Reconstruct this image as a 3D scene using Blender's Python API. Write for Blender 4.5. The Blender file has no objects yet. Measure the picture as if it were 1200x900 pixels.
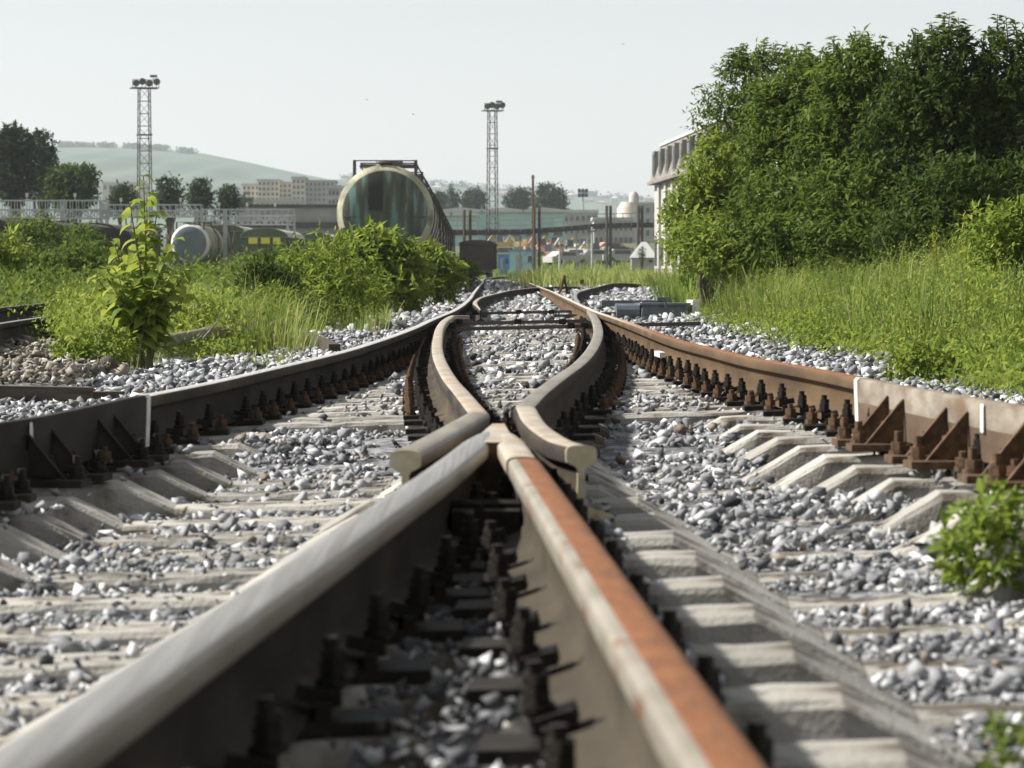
import bpy, bmesh, math, random
import numpy as np
from mathutils import Vector, Matrix
R = math.radians
sc = bpy.context.scene
col = sc.collection
rng = np.random.default_rng(7)
random.seed(7)

# ------------------------------------------------------------------ camera, sky, sun, exposure
F = 3900.0; H = 0.43; YH = 319.0          # focal length in px of a 1200 px frame, eye height over the rail tops, horizon row
PITCH = math.atan((450 - YH) / F)
cam = bpy.data.objects.new("camera", bpy.data.cameras.new("camera"))
col.objects.link(cam); sc.camera = cam
cam.location = (0, 0, H); cam.rotation_euler = (math.pi / 2 - PITCH, 0, 0)
cam.data.sensor_width = 36; cam.data.lens = 36 * F / 1200
cam.data.clip_start = 0.1; cam.data.clip_end = 9000
cam.data.dof.use_dof = True; cam.data.dof.focus_distance = 24.0; cam.data.dof.aperture_fstop = 10.0

SUN_EL, SUN_AZ = 42.0, -84.0              # azimuth measured from +Y towards +X
w = bpy.data.worlds.new("World"); sc.world = w; w.use_nodes = True
nt = w.node_tree; nt.nodes.clear()
sky = nt.nodes.new("ShaderNodeTexSky"); sky.sky_type = 'NISHITA'; sky.sun_disc = False
sky.sun_elevation = R(SUN_EL); sky.sun_rotation = R(SUN_AZ)
sky.air_density = 1.0; sky.dust_density = 0.5; sky.ozone_density = 1.0
hs = nt.nodes.new("ShaderNodeHueSaturation"); hs.inputs["Saturation"].default_value = 0.2
bg = nt.nodes.new("ShaderNodeBackground"); bg.inputs["Strength"].default_value = 0.060
wo = nt.nodes.new("ShaderNodeOutputWorld")
nt.links.new(sky.outputs[0], hs.inputs["Color"]); nt.links.new(hs.outputs[0], bg.inputs[0]); nt.links.new(bg.outputs[0], wo.inputs[0])

sd = bpy.data.lights.new("sun", 'SUN'); sd.energy = 3.9; sd.angle = R(2.5); sd.color = (1.0, 0.96, 0.90)
so = bpy.data.objects.new("sun", sd); col.objects.link(so)
_s = Vector((math.sin(R(SUN_AZ)) * math.cos(R(SUN_EL)), math.cos(R(SUN_AZ)) * math.cos(R(SUN_EL)), math.sin(R(SUN_EL))))
so.rotation_euler = _s.to_track_quat('Z', 'Y').to_euler(); so.location = (-20, 10, 30)
vs = sc.view_settings; vs.view_transform = 'Standard'; vs.look = 'None'; vs.gamma = 1; vs.use_curve_mapping = False
vs.exposure = 1.25
sc.cycles.use_denoising = True
sc.cycles.max_bounces = 6; sc.cycles.transparent_max_bounces = 6; sc.cycles.volume_bounces = 0
sc.cycles.volume_step_rate = 4

# ------------------------------------------------------------------ picture point -> place
TILT = 0.029                                # the track bed is canted, right side higher
CP, SP = math.cos(PITCH), math.sin(PITCH)
def ray(px, py):
    u, v = px - 600, 450 - py
    return u, F * CP + v * SP, -F * SP + v * CP
def at(px, py, Y):
    u, a, b = ray(px, py); t = Y / a
    return Vector((u * t, Y, H + b * t))
def fade(Y): return np.clip((130 - Y) / 80, 0, 1)
def tz(X, Y): return TILT * np.clip(X, -2.6, 2.6) * fade(Y)
def un(px, py, dz=0.0):                     # meets the canted plane dz above the rail tops
    u, a, b = ray(px, py); z = dz; X = Y = 0
    for _ in range(40):
        t = (z - H) / b; X, Y = u * t, a * t; z = .5 * z + .5 * (dz + float(tz(X, Y)))
    return Vector((X, Y, z))

# ------------------------------------------------------------------ object helpers
def tag(o, label=None, cat=None, group=None, kind=None):
    if label: o["label"] = label
    if cat: o["category"] = cat
    if group: o["group"] = group
    if kind: o["kind"] = kind
    return o
def empty(name, loc=(0, 0, 0), rz=0.0, label=None, cat=None, group=None):
    o = bpy.data.objects.new(name, None); col.objects.link(o); o.location = loc; o.rotation_euler = (0, 0, rz)
    o.empty_display_size = .2
    return tag(o, label, cat, group)
def link(name, me, parent=None):
    o = bpy.data.objects.new(name, me); col.objects.link(o)
    if parent is not None: o.parent = parent
    return o
def kids(o): return [c for c in bpy.data.objects if c.parent == o]
def copy_tree(o, parent=None, table=None):
    c = o.copy(); col.objects.link(c)
    if parent is not None: c.parent = parent
    for ch in kids(o): copy_tree(ch, c)
    return c

class MB:
    def __init__(s): s.v = []; s.f = []; s.m = []
    def add(s, vs, fs, m=0):
        o = len(s.v); s.v += [tuple(v) for v in vs]; s.f += [tuple(i + o for i in f) for f in fs]; s.m += [m] * len(fs)
        return s
    def box(s, c, d, m=0, rz=0.0, rx=0.0, ry=0.0, taper=1.0):
        M = Matrix.Rotation(rz, 3, 'Z') @ Matrix.Rotation(ry, 3, 'Y') @ Matrix.Rotation(rx, 3, 'X')
        c = Vector(c); vs = []
        for z in (-.5, .5):
            k = taper if z > 0 else 1
            for x, y in ((-.5, -.5), (.5, -.5), (.5, .5), (-.5, .5)):
                vs.append(c + M @ Vector((x * d[0] * k, y * d[1] * k, z * d[2])))
        return s.add(vs, [(3, 2, 1, 0), (4, 5, 6, 7), (0, 1, 5, 4), (1, 2, 6, 5), (2, 3, 7, 6), (3, 0, 4, 7)], m)
    def tube(s, pts, r, n=6, m=0, caps=True):
        pts = [Vector(p) for p in pts]; k = len(pts)
        rr = r if isinstance(r, (list, tuple)) else [r] * k
        vs = []; fs = []
        for i, p in enumerate(pts):
            d = (pts[min(i + 1, k - 1)] - pts[max(i - 1, 0)]).normalized()
            a = Vector((0, 0, 1)) if abs(d.z) < .9 else Vector((0, 1, 0))
            u = d.cross(a).normalized(); v = u.cross(d)
            for j in range(n):
                t = 2 * math.pi * (j + .5) / n
                vs.append(p + (u * math.cos(t) + v * math.sin(t)) * rr[i])
        for i in range(k - 1):
            for j in range(n):
                a, b = i * n + j, i * n + (j + 1) % n
                fs.append((a, b, b + n, a + n))
        if caps:
            fs.append(tuple(range(n))[::-1]); fs.append(tuple(range((k - 1) * n, k * n)))
        return s.add(vs, fs, m)
    def sweep(s, prof, pts, m=0, closed=True, mats=None, caps=True):   # profile (x,z) along pts, up = Z
        pts = [Vector(p) for p in pts]; n = 0; vs = []; fs = []; ms = []
        for i, p in enumerate(pts):
            d = pts[min(i + 1, len(pts) - 1)] - pts[max(i - 1, 0)]; d.z = 0; d.normalize()
            rt = Vector((d.y, -d.x, 0))
            pr = prof(i) if callable(prof) else prof
            n = len(pr)
            for x, z in pr: vs.append(p + rt * x + Vector((0, 0, z)))
        for i in range(len(pts) - 1):
            for j in range(n if closed else n - 1):
                a, b = i * n + j, i * n + (j + 1) % n
                fs.append((a, a + n, b + n, b)); ms.append(mats[j] if mats else m)
        if caps and closed:
            fs.append(tuple(range(n))); ms.append(m); fs.append(tuple(range((len(pts) - 1) * n, len(pts) * n))[::-1]); ms.append(m)
        o = len(s.v); s.v += [tuple(v) for v in vs]; s.f += [tuple(i + o for i in f) for f in fs]; s.m += ms
        return s
    def mesh(s, name, mats, smooth=None):
        me = bpy.data.meshes.new(name); me.from_pydata(s.v, [], s.f)
        for m in (mats if isinstance(mats, (list, tuple)) else [mats]): me.materials.append(m)
        me.polygons.foreach_set("material_index", s.m)
        bm = bmesh.new(); bm.from_mesh(me); bmesh.ops.recalc_face_normals(bm, faces=bm.faces); bm.to_mesh(me); bm.free()
        if smooth:
            me.polygons.foreach_set("use_smooth", [True] * len(me.polygons)); me.set_sharp_from_angle(angle=R(smooth))
        me.update(); return me
    def build(s, name, mats, parent=None, smooth=None): return link(name, s.mesh(name, mats, smooth), parent)

def tri_mesh(name, V, T, mat, tone=None, parent=None, smooth=False):
    me = bpy.data.meshes.new(name); V = np.asarray(V, np.float32); T = np.asarray(T, np.int32)
    me.vertices.add(len(V)); me.vertices.foreach_set("co", V.ravel())
    me.loops.add(T.size); me.loops.foreach_set("vertex_index", T.ravel())
    me.polygons.add(len(T)); me.polygons.foreach_set("loop_start", np.arange(0, T.size, 3, dtype=np.int32))
    if smooth: me.polygons.foreach_set("use_smooth", np.ones(len(T), bool))
    if tone is not None:
        a = me.attributes.new("tone", 'FLOAT', 'POINT'); a.data.foreach_set("value", np.asarray(tone, np.float32))
    me.materials.append(mat); me.update(calc_edges=True); me.validate()
    return link(name, me, parent)

# ------------------------------------------------------------------ materials
def newmat(name):
    m = bpy.data.materials.new(name); m.use_nodes = True
    nt = m.node_tree; return m, nt, nt.nodes["Principled BSDF"]
def mat(name, c1, c2=None, scale=6.0, rough=.75, metal=0.0, bump=0.0, stretch=(1, 1, 1), lo=.35, hi=.65, c3=None, s3=1.2, lo3=.55, hi3=.7, detail=6, spec=.35, bscale=None):
    m, nt, p = newmat(name); N, L = nt.nodes, nt.links
    p.inputs["Roughness"].default_value = rough; p.inputs["Metallic"].default_value = metal
    p.inputs["Specular IOR Level"].default_value = spec
    p.inputs["Base Color"].default_value = (*c1, 1)
    if c2 is None: return m
    tc = N.new("ShaderNodeTexCoord"); mp = N.new("ShaderNodeMapping"); mp.inputs["Scale"].default_value = stretch
    L.new(tc.outputs["Object"], mp.inputs[0])
    no = N.new("ShaderNodeTexNoise"); no.inputs["Scale"].default_value = scale; no.inputs["Detail"].default_value = detail
    L.new(mp.outputs[0], no.inputs["Vector"])
    cr = N.new("ShaderNodeValToRGB"); cr.color_ramp.elements[0].position = lo; cr.color_ramp.elements[1].position = hi
    cr.color_ramp.elements[0].color = (*c1, 1); cr.color_ramp.elements[1].color = (*c2, 1)
    L.new(no.outputs[0], cr.inputs[0]); out = cr.outputs[0]
    if c3 is not None:
        n3 = N.new("ShaderNodeTexNoise"); n3.inputs["Scale"].default_value = s3; n3.inputs["Detail"].default_value = 8
        L.new(mp.outputs[0], n3.inputs["Vector"])
        r3 = N.new("ShaderNodeMapRange"); r3.inputs[1].default_value = lo3; r3.inputs[2].default_value = hi3
        L.new(n3.outputs[0], r3.inputs[0])
        mx = N.new("ShaderNodeMix"); mx.data_type = 'RGBA'; mx.inputs[7].default_value = (*c3, 1)
        L.new(r3.outputs[0], mx.inputs[0]); L.new(out, mx.inputs[6]); out = mx.outputs[2]
    L.new(out, p.inputs["Base Color"])
    if bump:
        n2 = N.new("ShaderNodeTexNoise"); n2.inputs["Scale"].default_value = bscale or scale * 5; n2.inputs["Detail"].default_value = 5
        L.new(mp.outputs[0], n2.inputs["Vector"])
        b = N.new("ShaderNodeBump"); b.inputs["Strength"].default_value = bump; b.inputs["Distance"].default_value = .01
        L.new(n2.outputs[0], b.inputs["Height"]); L.new(b.outputs[0], p.inputs["Normal"])
    return m
def tone_mat(name, stops, rough=.8, trans=0.0, bump=0.0, bscale=60):
    m, nt, p = newmat(name); N, L = nt.nodes, nt.links
    p.inputs["Roughness"].default_value = rough; p.inputs["Specular IOR Level"].default_value = .12
    a = N.new("ShaderNodeAttribute"); a.attribute_name = "tone"
    cr = N.new("ShaderNodeValToRGB"); els = cr.color_ramp.elements
    while len(els) < len(stops): els.new(.5)
    for e, (t, c) in zip(els, stops): e.position = t; e.color = (*c, 1)
    L.new(a.outputs["Fac"], cr.inputs[0]); L.new(cr.outputs[0], p.inputs["Base Color"])
    if bump:
        tc = N.new("ShaderNodeTexCoord"); n2 = N.new("ShaderNodeTexNoise"); n2.inputs["Scale"].default_value = bscale; n2.inputs["Detail"].default_value = 4
        L.new(tc.outputs["Object"], n2.inputs["Vector"])
        mx = N.new("ShaderNodeMix"); mx.data_type = 'RGBA'; mx.blend_type = 'OVERLAY'; mx.inputs[0].default_value = .5
        L.new(cr.outputs[0], mx.inputs[6]); L.new(n2.outputs[0], mx.inputs[7]); L.new(mx.outputs[2], p.inputs["Base Color"])
        b = N.new("ShaderNodeBump"); b.inputs["Strength"].default_value = bump; b.inputs["Distance"].default_value = .004
        L.new(n2.outputs[0], b.inputs["Height"]); L.new(b.outputs[0], p.inputs["Normal"])
    if trans:
        t = N.new("ShaderNodeBsdfTranslucent"); g = N.new("ShaderNodeHueSaturation"); g.inputs["Value"].default_value = 1.5; g.inputs["Hue"].default_value = .485
        L.new(cr.outputs[0], g.inputs["Color"]); L.new(g.outputs[0], t.inputs["Color"])
        mx = N.new("ShaderNodeMixShader"); mx.inputs[0].default_value = trans
        L.new(p.outputs[0], mx.inputs[1]); L.new(t.outputs[0], mx.inputs[2]); L.new(mx.outputs[0], N["Material Output"].inputs[0])
    return m
M = dict(
 rail=mat("rail_rust", (.024, .021, .018), (.050, .041, .031), 9, .9, bump=.3, stretch=(1, .25, 1), c3=(.016, .015, .014), s3=3, spec=.15),
 rail_warm=mat("rail_warm_rust", (.062, .038, .019), (.11, .070, .036), 7, .85, bump=.3, stretch=(1, .2, 1), c3=(.045, .03, .018), s3=2.2, spec=.2),
 top_bright=mat("rail_top_worn", (.40, .38, .345), (.20, .185, .16), 34, .36, .65, bump=.2, stretch=(4, .05, 1), lo=.3, hi=.7, c3=(.15, .115, .08), s3=12, lo3=.56, hi3=.72),
 top_shine=mat("rail_top_polished", (.66, .64, .60), (.46, .44, .40), 30, .42, .5, bump=.1, stretch=(3, .1, 1)),
 top_rust=mat("rail_top_orange_rust", (.15, .052, .016), (.215, .086, .030), 16, .85, bump=.35, stretch=(2.5, .6, 1), c3=(.10, .045, .022), s3=9, lo=.3, hi=.7, lo3=.5, hi3=.75),
 top_pale=mat("rail_top_pale", (.46, .41, .33), (.34, .27, .19), 9, .5, .35, bump=.15, stretch=(1, .4, 1), c3=(.42, .27, .15), s3=5),
 gauge=mat("rail_worn_gauge_face", (.27, .245, .20), (.18, .155, .12), 12, .5, .45, bump=.1, stretch=(1, .15, 1)),
 pale_rusty=mat("rail_side_pale_with_rust", (.30, .27, .22), (.20, .175, .135), 12, .55, .4, bump=.25, stretch=(1, .3, 1), c3=(.16, .068, .026), s3=13, lo3=.56, hi3=.66),
 leg_right=mat("rail_dusty_web", (.036, .030, .022), (.066, .054, .038), 6, .9, bump=.25, stretch=(1, .3, 1), c3=(.09, .065, .04), s3=4, spec=.15),
 cream=mat("cream_paint", (.46, .42, .29), (.36, .31, .19), 22, .6, bump=.15, c3=(.30, .20, .09), s3=16, lo3=.56, hi3=.66),
 white=mat("white_paint", (.66, .64, .60), (.50, .48, .42), 18, .6, bump=.1),
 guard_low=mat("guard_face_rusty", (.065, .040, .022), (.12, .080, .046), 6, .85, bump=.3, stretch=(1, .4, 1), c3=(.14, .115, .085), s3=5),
 guard_shaded=mat("guard_face_shaded", (.024, .022, .019), (.045, .041, .034), 5, .9, bump=.25, stretch=(1, .3, 1), c3=(.02, .017, .014), s3=3.5, spec=.12),  # guard steel with the shade of the unlit left face put into its colour
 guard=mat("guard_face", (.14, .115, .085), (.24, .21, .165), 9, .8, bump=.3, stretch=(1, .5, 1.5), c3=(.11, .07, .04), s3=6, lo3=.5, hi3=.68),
 grease=mat("greasy_iron", (.012, .011, .010), (.028, .023, .018), 30, .7, bump=.4, spec=.15),
 nut=mat("rusty_nut", (.055, .032, .018), (.12, .07, .036), 35, .85, bump=.4),
 concrete=mat("sleeper_concrete", (.40, .385, .345), (.28, .265, .23), 6, .92, bump=.5, c3=(.105, .088, .064), s3=6.5, lo3=.5, hi3=.64, bscale=90),
 wood=mat("old_wood", (.045, .036, .028), (.10, .085, .065), 9, .9, bump=.6, stretch=(.3, 3, 3)),
 log=mat("mossy_log", (.14, .13, .085), (.26, .24, .18), 8, .9, bump=.6, stretch=(.25, 3, 3), c3=(.09, .12, .04), s3=5),
 steel=mat("grey_steel", (.34, .36, .36), (.46, .48, .47), 3, .6, .2),
 steel_dark=mat("dark_steel", (.06, .055, .055), (.10, .09, .085), 3, .7, .1),
 machine=mat("machine_grey", (.09, .105, .12), (.14, .155, .17), 8, .6, .1, bump=.1),
 bark=mat("bark", (.06, .05, .038), (.12, .10, .075), 12, .9, bump=.5),
 stem=mat("green_stem", (.10, .14, .04), (.14, .12, .06), 12, .8),
 ground=mat("soil", (.055, .05, .042), (.13, .12, .105), 14, .95, bump=.8, c3=(.09, .075, .05), s3=.8),
)

def rust_then_worn(name, y0, y1):                                # rust where the branch is idle, worn pale where trains run
    m = M["top_rust"].copy(); m.name = name; nt = m.node_tree; N, L = nt.nodes, nt.links; p = N["Principled BSDF"]
    src = p.inputs["Base Color"].links[0].from_socket; tc = [n for n in N if n.type == 'TEX_COORD'][0]; sp = N.new("ShaderNodeSeparateXYZ"); L.new(tc.outputs["Object"], sp.inputs[0])
    r = N.new("ShaderNodeMapRange"); r.inputs[1].default_value = y0; r.inputs[2].default_value = y1; L.new(sp.outputs["Y"], r.inputs[0])
    mx = N.new("ShaderNodeMix"); mx.data_type = 'RGBA'; mx.inputs[7].default_value = (.52, .48, .42, 1); L.new(r.outputs[0], mx.inputs[0]); L.new(src, mx.inputs[6]); L.new(mx.outputs[2], p.inputs["Base Color"])
    q = N.new("ShaderNodeMapRange"); q.inputs[1].default_value = y0; q.inputs[2].default_value = y1; q.inputs[4].default_value = .7; L.new(sp.outputs["Y"], q.inputs[0]); L.new(q.outputs[0], p.inputs["Metallic"]); return m
_m = M["concrete"]; _N, _L = _m.node_tree.nodes, _m.node_tree.links; _p = _N["Principled BSDF"]; _src = _p.inputs["Base Color"].links[0].from_socket
_oi = _N.new("ShaderNodeObjectInfo"); _mr = _N.new("ShaderNodeMapRange"); _mr.inputs[3].default_value = .68; _mr.inputs[4].default_value = 1.1; _L.new(_oi.outputs["Random"], _mr.inputs[0])
_hv = _N.new("ShaderNodeHueSaturation"); _L.new(_mr.outputs[0], _hv.inputs["Value"]); _L.new(_src, _hv.inputs["Color"]); _L.new(_hv.outputs[0], _p.inputs["Base Color"])
M["top_right"] = rust_then_worn("rail_top_rust_and_wear", 22, 34)

# ------------------------------------------------------------------ tracing the rails
def catmull(P, step):
    P = [Vector(p) for p in P]; P = [P[0] * 2 - P[1]] + P + [P[-1] * 2 - P[-2]]; out = []
    for i in range(1, len(P) - 2):
        a, b, c, d = P[i - 1:i + 3]; n = max(2, int((c - b).length / step))
        n = min(n, 40)
        t0, t1, t2, t3 = 0, *np.cumsum([max(1e-4, (b - a).length) ** .5, max(1e-4, (c - b).length) ** .5, max(1e-4, (d - c).length) ** .5])
        for k in range(n):
            t = t1 + (t2 - t1) * k / n
            A1 = a * ((t1 - t) / (t1 - t0)) + b * ((t - t0) / (t1 - t0)); A2 = b * ((t2 - t) / (t2 - t1)) + c * ((t - t1) / (t2 - t1)); A3 = c * ((t3 - t) / (t3 - t2)) + d * ((t - t2) / (t3 - t2))
            B1 = A1 * ((t2 - t) / (t2 - t0)) + A2 * ((t - t0) / (t2 - t0)); B2 = A2 * ((t3 - t) / (t3 - t1)) + A3 * ((t - t1) / (t3 - t1))
            out.append(B1 * ((t2 - t) / (t2 - t1)) + B2 * ((t - t1) / (t2 - t1)))
    out.append(P[-2]); return out
def trace(pts): return [un(*p) if len(p) == 2 else at(*p) for p in pts]
LS = trace([(-60, 508), (0, 499), (60, 487), (164, 464), (240, 449), (320, 431), (400, 412), (440, 400), (480, 386), (506.7, 374), (533, 363), (549, 351.5), (556, 342), (565, 331.5), (571.3, 326)])
LS += [at(583, 324.4, 262), at(597, 324.2, 276)]
RS = trace([(1260, 486), (1200, 477), (1100, 460), (1014, 443), (960, 432.5), (940, 429), (880, 418.5), (840, 409), (800, 399.5), (780, 393.5), (740, 379), (721, 372.5), (700, 365.5), (686.7, 360), (673, 353.7), (660, 347.7), (646.7, 341.5), (632, 336), (613, 329)])
RS += [at(600, 324.8, 262), at(603, 322.6, 290)]
LC = trace([(549.3, 366), (538.7, 367), (524, 373), (516, 382), (512.7, 395), (512, 408), (515, 421), (527, 443), (540, 458), (552.5, 473), (560, 482)])
LW = trace([(560, 482), (527.5, 500), (495, 517.5), (475, 527)])
RC = trace([(688, 360), (694.7, 367), (700, 377.7), (701.3, 389.7), (697.3, 401.7), (689.3, 413.7), (677, 425.7), (655, 441), (630, 460), (615, 475)])
RW = trace([(615, 475), (625, 492.5), (640, 505), (660, 516), (681, 521)])
VL = trace([(585, 494), (515, 549), (465, 583), (367, 650), (233, 740), (100, 830), (0, 897), (-120, 978)])
VR = trace([(585, 494), (617, 541), (687, 645), (853, 893), (930, 1008)])
B1 = trace([(563, 360), (557, 356), (558, 352), (565, 347.7), (581, 343.7), (597, 340), (613, 338), (632, 336.3)]) + [at(660, 335.3, 106), at(694, 336, 117)]
B2 = trace([(680, 356), (674, 348), (677, 342)]) + [at(686.7, 339, 77), at(700, 335.7, 89), at(718.7, 331.7, 102), at(740, 332, 112), at(764, 334.7, 119), at(790, 338, 126)]
B3 = [at(674, 329, 136), at(688, 326.9, 150), at(712, 331, 160), at(735, 334, 170)]
B4 = [at(704, 327.9, 140), at(722, 326.9, 152), at(745, 327.2, 158), at(767, 330.4, 164)]
A1 = [at(-40, 365, 34.5), at(0, 360, 38.5), at(60, 354.3, 44), at(115, 349.5, 51), at(200, 344, 62), Vector((-5.6, 90, .0)), Vector((-5.45, 125, 0))]
A2 = [at(-60, 390, 23.5), at(0, 378.5, 27.5), at(60, 370, 32), at(118, 363.2, 36.5), at(200, 354, 45), Vector((-4.07, 90, 0)), Vector((-3.9, 125, 0))]

RP = [(-.075, -.18), (.075, -.18), (.075, -.170), (.022, -.152), (.010, -.137), (.009, -.065), (.014, -.054), (.0355, -.043), (.0375, -.036), (.0375, -.015), (.0355, -.008), (.030, -.0035), (.018, -.0008), (.009, 0), (0, 0)]
RP = RP + [(-x, z) for x, z in RP[::-1][1:-2]] + [(-.075, -.170)]
def rail_mats(split=False):
    ms = []
    for i in range(len(RP)):
        a, b = RP[i], RP[(i + 1) % len(RP)]; zc, xc = (a[1] + b[1]) / 2, (a[0] + b[0]) / 2
        if zc > -.003: ms.append(3 if split and xc > .020 else 1)
        elif zc > -.045 and xc < -.03: ms.append(2)
        elif zc > -.045 and xc > .03: ms.append(3)
        else: ms.append(0)
    return ms
RM, RM_SPLIT = rail_mats(), rail_mats(True)
def rail(name, pts, web, top, gl, gr, step=.35, dz=0.0, taper=None, drop=.03, split=False, parent=None, label=None, cat="rail", group=None):
    P = catmull(pts, step) if len(pts) > 2 else [Vector(p) for p in pts]
    P = [Vector((p.x, p.y, p.z + dz)) for p in P]
    b = MB()
    if taper:                                                    # (from-end length, at start?) planed switch blade
        s = 0; acc = [0]
        for i in range(1, len(P)): s += (P[i] - P[i - 1]).length; acc.append(s)
        def prof(i):
            k = min(1, acc[i] / taper); k = .3 + .7 * k; dzz = -drop * (1 - min(1, acc[i] / (taper * .6)))
            return [(x * (k if z > -.06 else max(k, .8)), z + (dzz if z > -.06 else 0)) for x, z in RP]
        b.sweep(prof, P, mats=RM)
    else: b.sweep(RP, P, mats=RM_SPLIT if split else RM)
    o = b.build(name, [web, top, gl, gr], parent, smooth=40)
    if parent is None: tag(o, label, cat, group)
    return o

# ------------------------------------------------------------------ ground
def interp_x(P):
    a = sorted(((p.y, p.x) for p in P)); ys = np.array([q[0] for q in a]); xs = np.array([q[1] for q in a])
    return lambda Y: np.interp(Y, ys, xs)
xLS, xRS, xLC, xRC = interp_x(catmull(LS, .5)), interp_x(catmull(RS, .5)), interp_x(catmull(LC, .3)), interp_x(catmull(RC, .3))
xVL, xVR = interp_x(VL), interp_x(VR)
def edge(pts, dz=-.24):
    P = [un(px, py, dz) for px, py in pts]
    a = sorted(((p.y, p.x) for p in P)); return lambda Y: np.interp(Y, [q[0] for q in a], [q[1] for q in a])
XR = edge([(1400, 505), (1260, 478), (1180, 461), (1100, 444), (1060, 428), (936, 413), (900, 408), (856, 392), (800, 376), (770, 356), (776, 345), (765, 337)])
XL = edge([(-200, 520), (-20, 492), (60, 474), (130, 452), (200, 432), (300, 417), (345, 402), (400, 386), (440, 373), (500, 356), (532, 345), (548, 335), (560, 330)])
def hash2(x, y, s):
    return np.sin(x * 12.9898 * s + y * 78.233 * s) * 43758.5453 % 1
def sm(x, a, b): t = np.clip((x - a) / (b - a), 0, 1); return t * t * (3 - 2 * t)
def wob(x, y, s):
    return np.sin(x * s + 1.3 * np.sin(y * s * .7)) * np.sin(y * s * .83 + 2.1 + np.sin(x * s * .6))
def ground_z(X, Y):
    X = np.asarray(X, float); Y = np.asarray(Y, float)
    bed = -.315 + .065 * sm(Y, 11.4, 13.4) + tz(X, Y)
    inV = (X > xVL(Y) - .03) & (X < xVR(Y) + .06) & (Y < 8.4)
    bed = np.where(inV, bed + .05, bed)
    bed = bed - .05 * sm(xVR(Y) + .62 - X, 0, .2) * (X > xVR(Y)) * (Y < 8.6)
    dr = X - XR(Y); dl = XL(Y) - X
    right = -.22 + tz(X, Y) * .6 + .02 * wob(X, Y, .9) + .46 * sm(dr, .5, 5) * (1 - sm(Y, 60, 110))
    left = -.30 + .05 * wob(X, Y, 1.1) + .08 * sm(dl, .2, 1.2)
    z = bed + (right - bed) * sm(dr, -.25, .35)
    z = z + (left - z) * sm(dl, -.2, .5)
    z = z + .012 * wob(X, Y, 5.3)
    far = sm(Y, 110, 200); z = z * (1 - far) + far * (-.25 + .05 * wob(X, Y, .2))
    z = z + np.interp(Y, [290, 330, 440, 520, 900, 2000], [0, 2.0, 3.7, 5.2, 8, 10])
    return z
def ground():
    xs = np.unique(np.concatenate([np.linspace(-4, 4, 161), np.linspace(-16, 16, 129), np.linspace(-60, 60, 61), np.linspace(-300, 300, 41), np.linspace(-4000, 4000, 29)]).round(3))
    ys = np.unique(np.concatenate([np.linspace(-4, 2, 8), np.linspace(2, 16, 141), np.linspace(16, 60, 147), np.linspace(60, 320, 105), np.linspace(320, 900, 30), np.linspace(900, 5500, 20)]).round(3))
    X, Y = np.meshgrid(xs, ys); Z = ground_z(X, Y)
    n, k = len(xs), len(ys); V = np.stack([X, Y, Z], -1).reshape(-1, 3)
    i = (np.arange(k - 1)[:, None] * n + np.arange(n - 1)[None]).ravel()
    T = np.concatenate([np.stack([i, i + 1, i + n + 1], -1), np.stack([i, i + n + 1, i + n], -1)])
    d = np.maximum(V[:, 0] - XR(V[:, 1]), XL(V[:, 1]) - V[:, 0])
    veg = np.clip(sm(d, .1, 1.2) + sm(V[:, 1], 225, 250), 0, 1)
    m, nt, p = newmat("ground_soil_and_ballast"); N, L = nt.nodes, nt.links
    p.inputs["Roughness"].default_value = .95
    a = N.new("ShaderNodeAttribute"); a.attribute_name = "tone"; tc = N.new("ShaderNodeTexCoord")
    vo = N.new("ShaderNodeTexVoronoi"); vo.inputs["Scale"].default_value = 17; L.new(tc.outputs["Object"], vo.inputs["Vector"])
    r1 = N.new("ShaderNodeValToRGB"); r1.color_ramp.elements[0].color = (.04, .04, .042, 1); r1.color_ramp.elements[1].color = (.26, .26, .27, 1)
    sx = N.new("ShaderNodeSeparateColor"); L.new(vo.outputs["Color"], sx.inputs[0]); L.new(sx.outputs[0], r1.inputs[0])
    no = N.new("ShaderNodeTexNoise"); no.inputs["Scale"].default_value = 1.7; no.inputs["Detail"].default_value = 8; L.new(tc.outputs["Object"], no.inputs["Vector"])
    r2 = N.new("ShaderNodeValToRGB"); r2.color_ramp.elements[0].position = .35; r2.color_ramp.elements[0].color = (.05, .06, .025, 1); r2.color_ramp.elements[1].position = .65; r2.color_ramp.elements[1].color = (.10, .12, .045, 1)
    L.new(no.outputs[0], r2.inputs[0])
    mx = N.new("ShaderNodeMix"); mx.data_type = 'RGBA'; L.new(a.outputs["Fac"], mx.inputs[0]); L.new(r1.outputs[0], mx.inputs[6]); L.new(r2.outputs[0], mx.inputs[7])
    L.new(mx.outputs[2], p.inputs["Base Color"])
    b = N.new("ShaderNodeBump"); b.inputs["Strength"].default_value = .7; b.inputs["Distance"].default_value = .03; L.new(vo.outputs["Distance"], b.inputs["Height"]); L.new(b.outputs[0], p.inputs["Normal"])
    g = tri_mesh("ground", V, T, m, veg, smooth=True); tag(g, kind="structure", label="gravelly railway yard ground with soil under the weeds")
ground()

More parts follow.
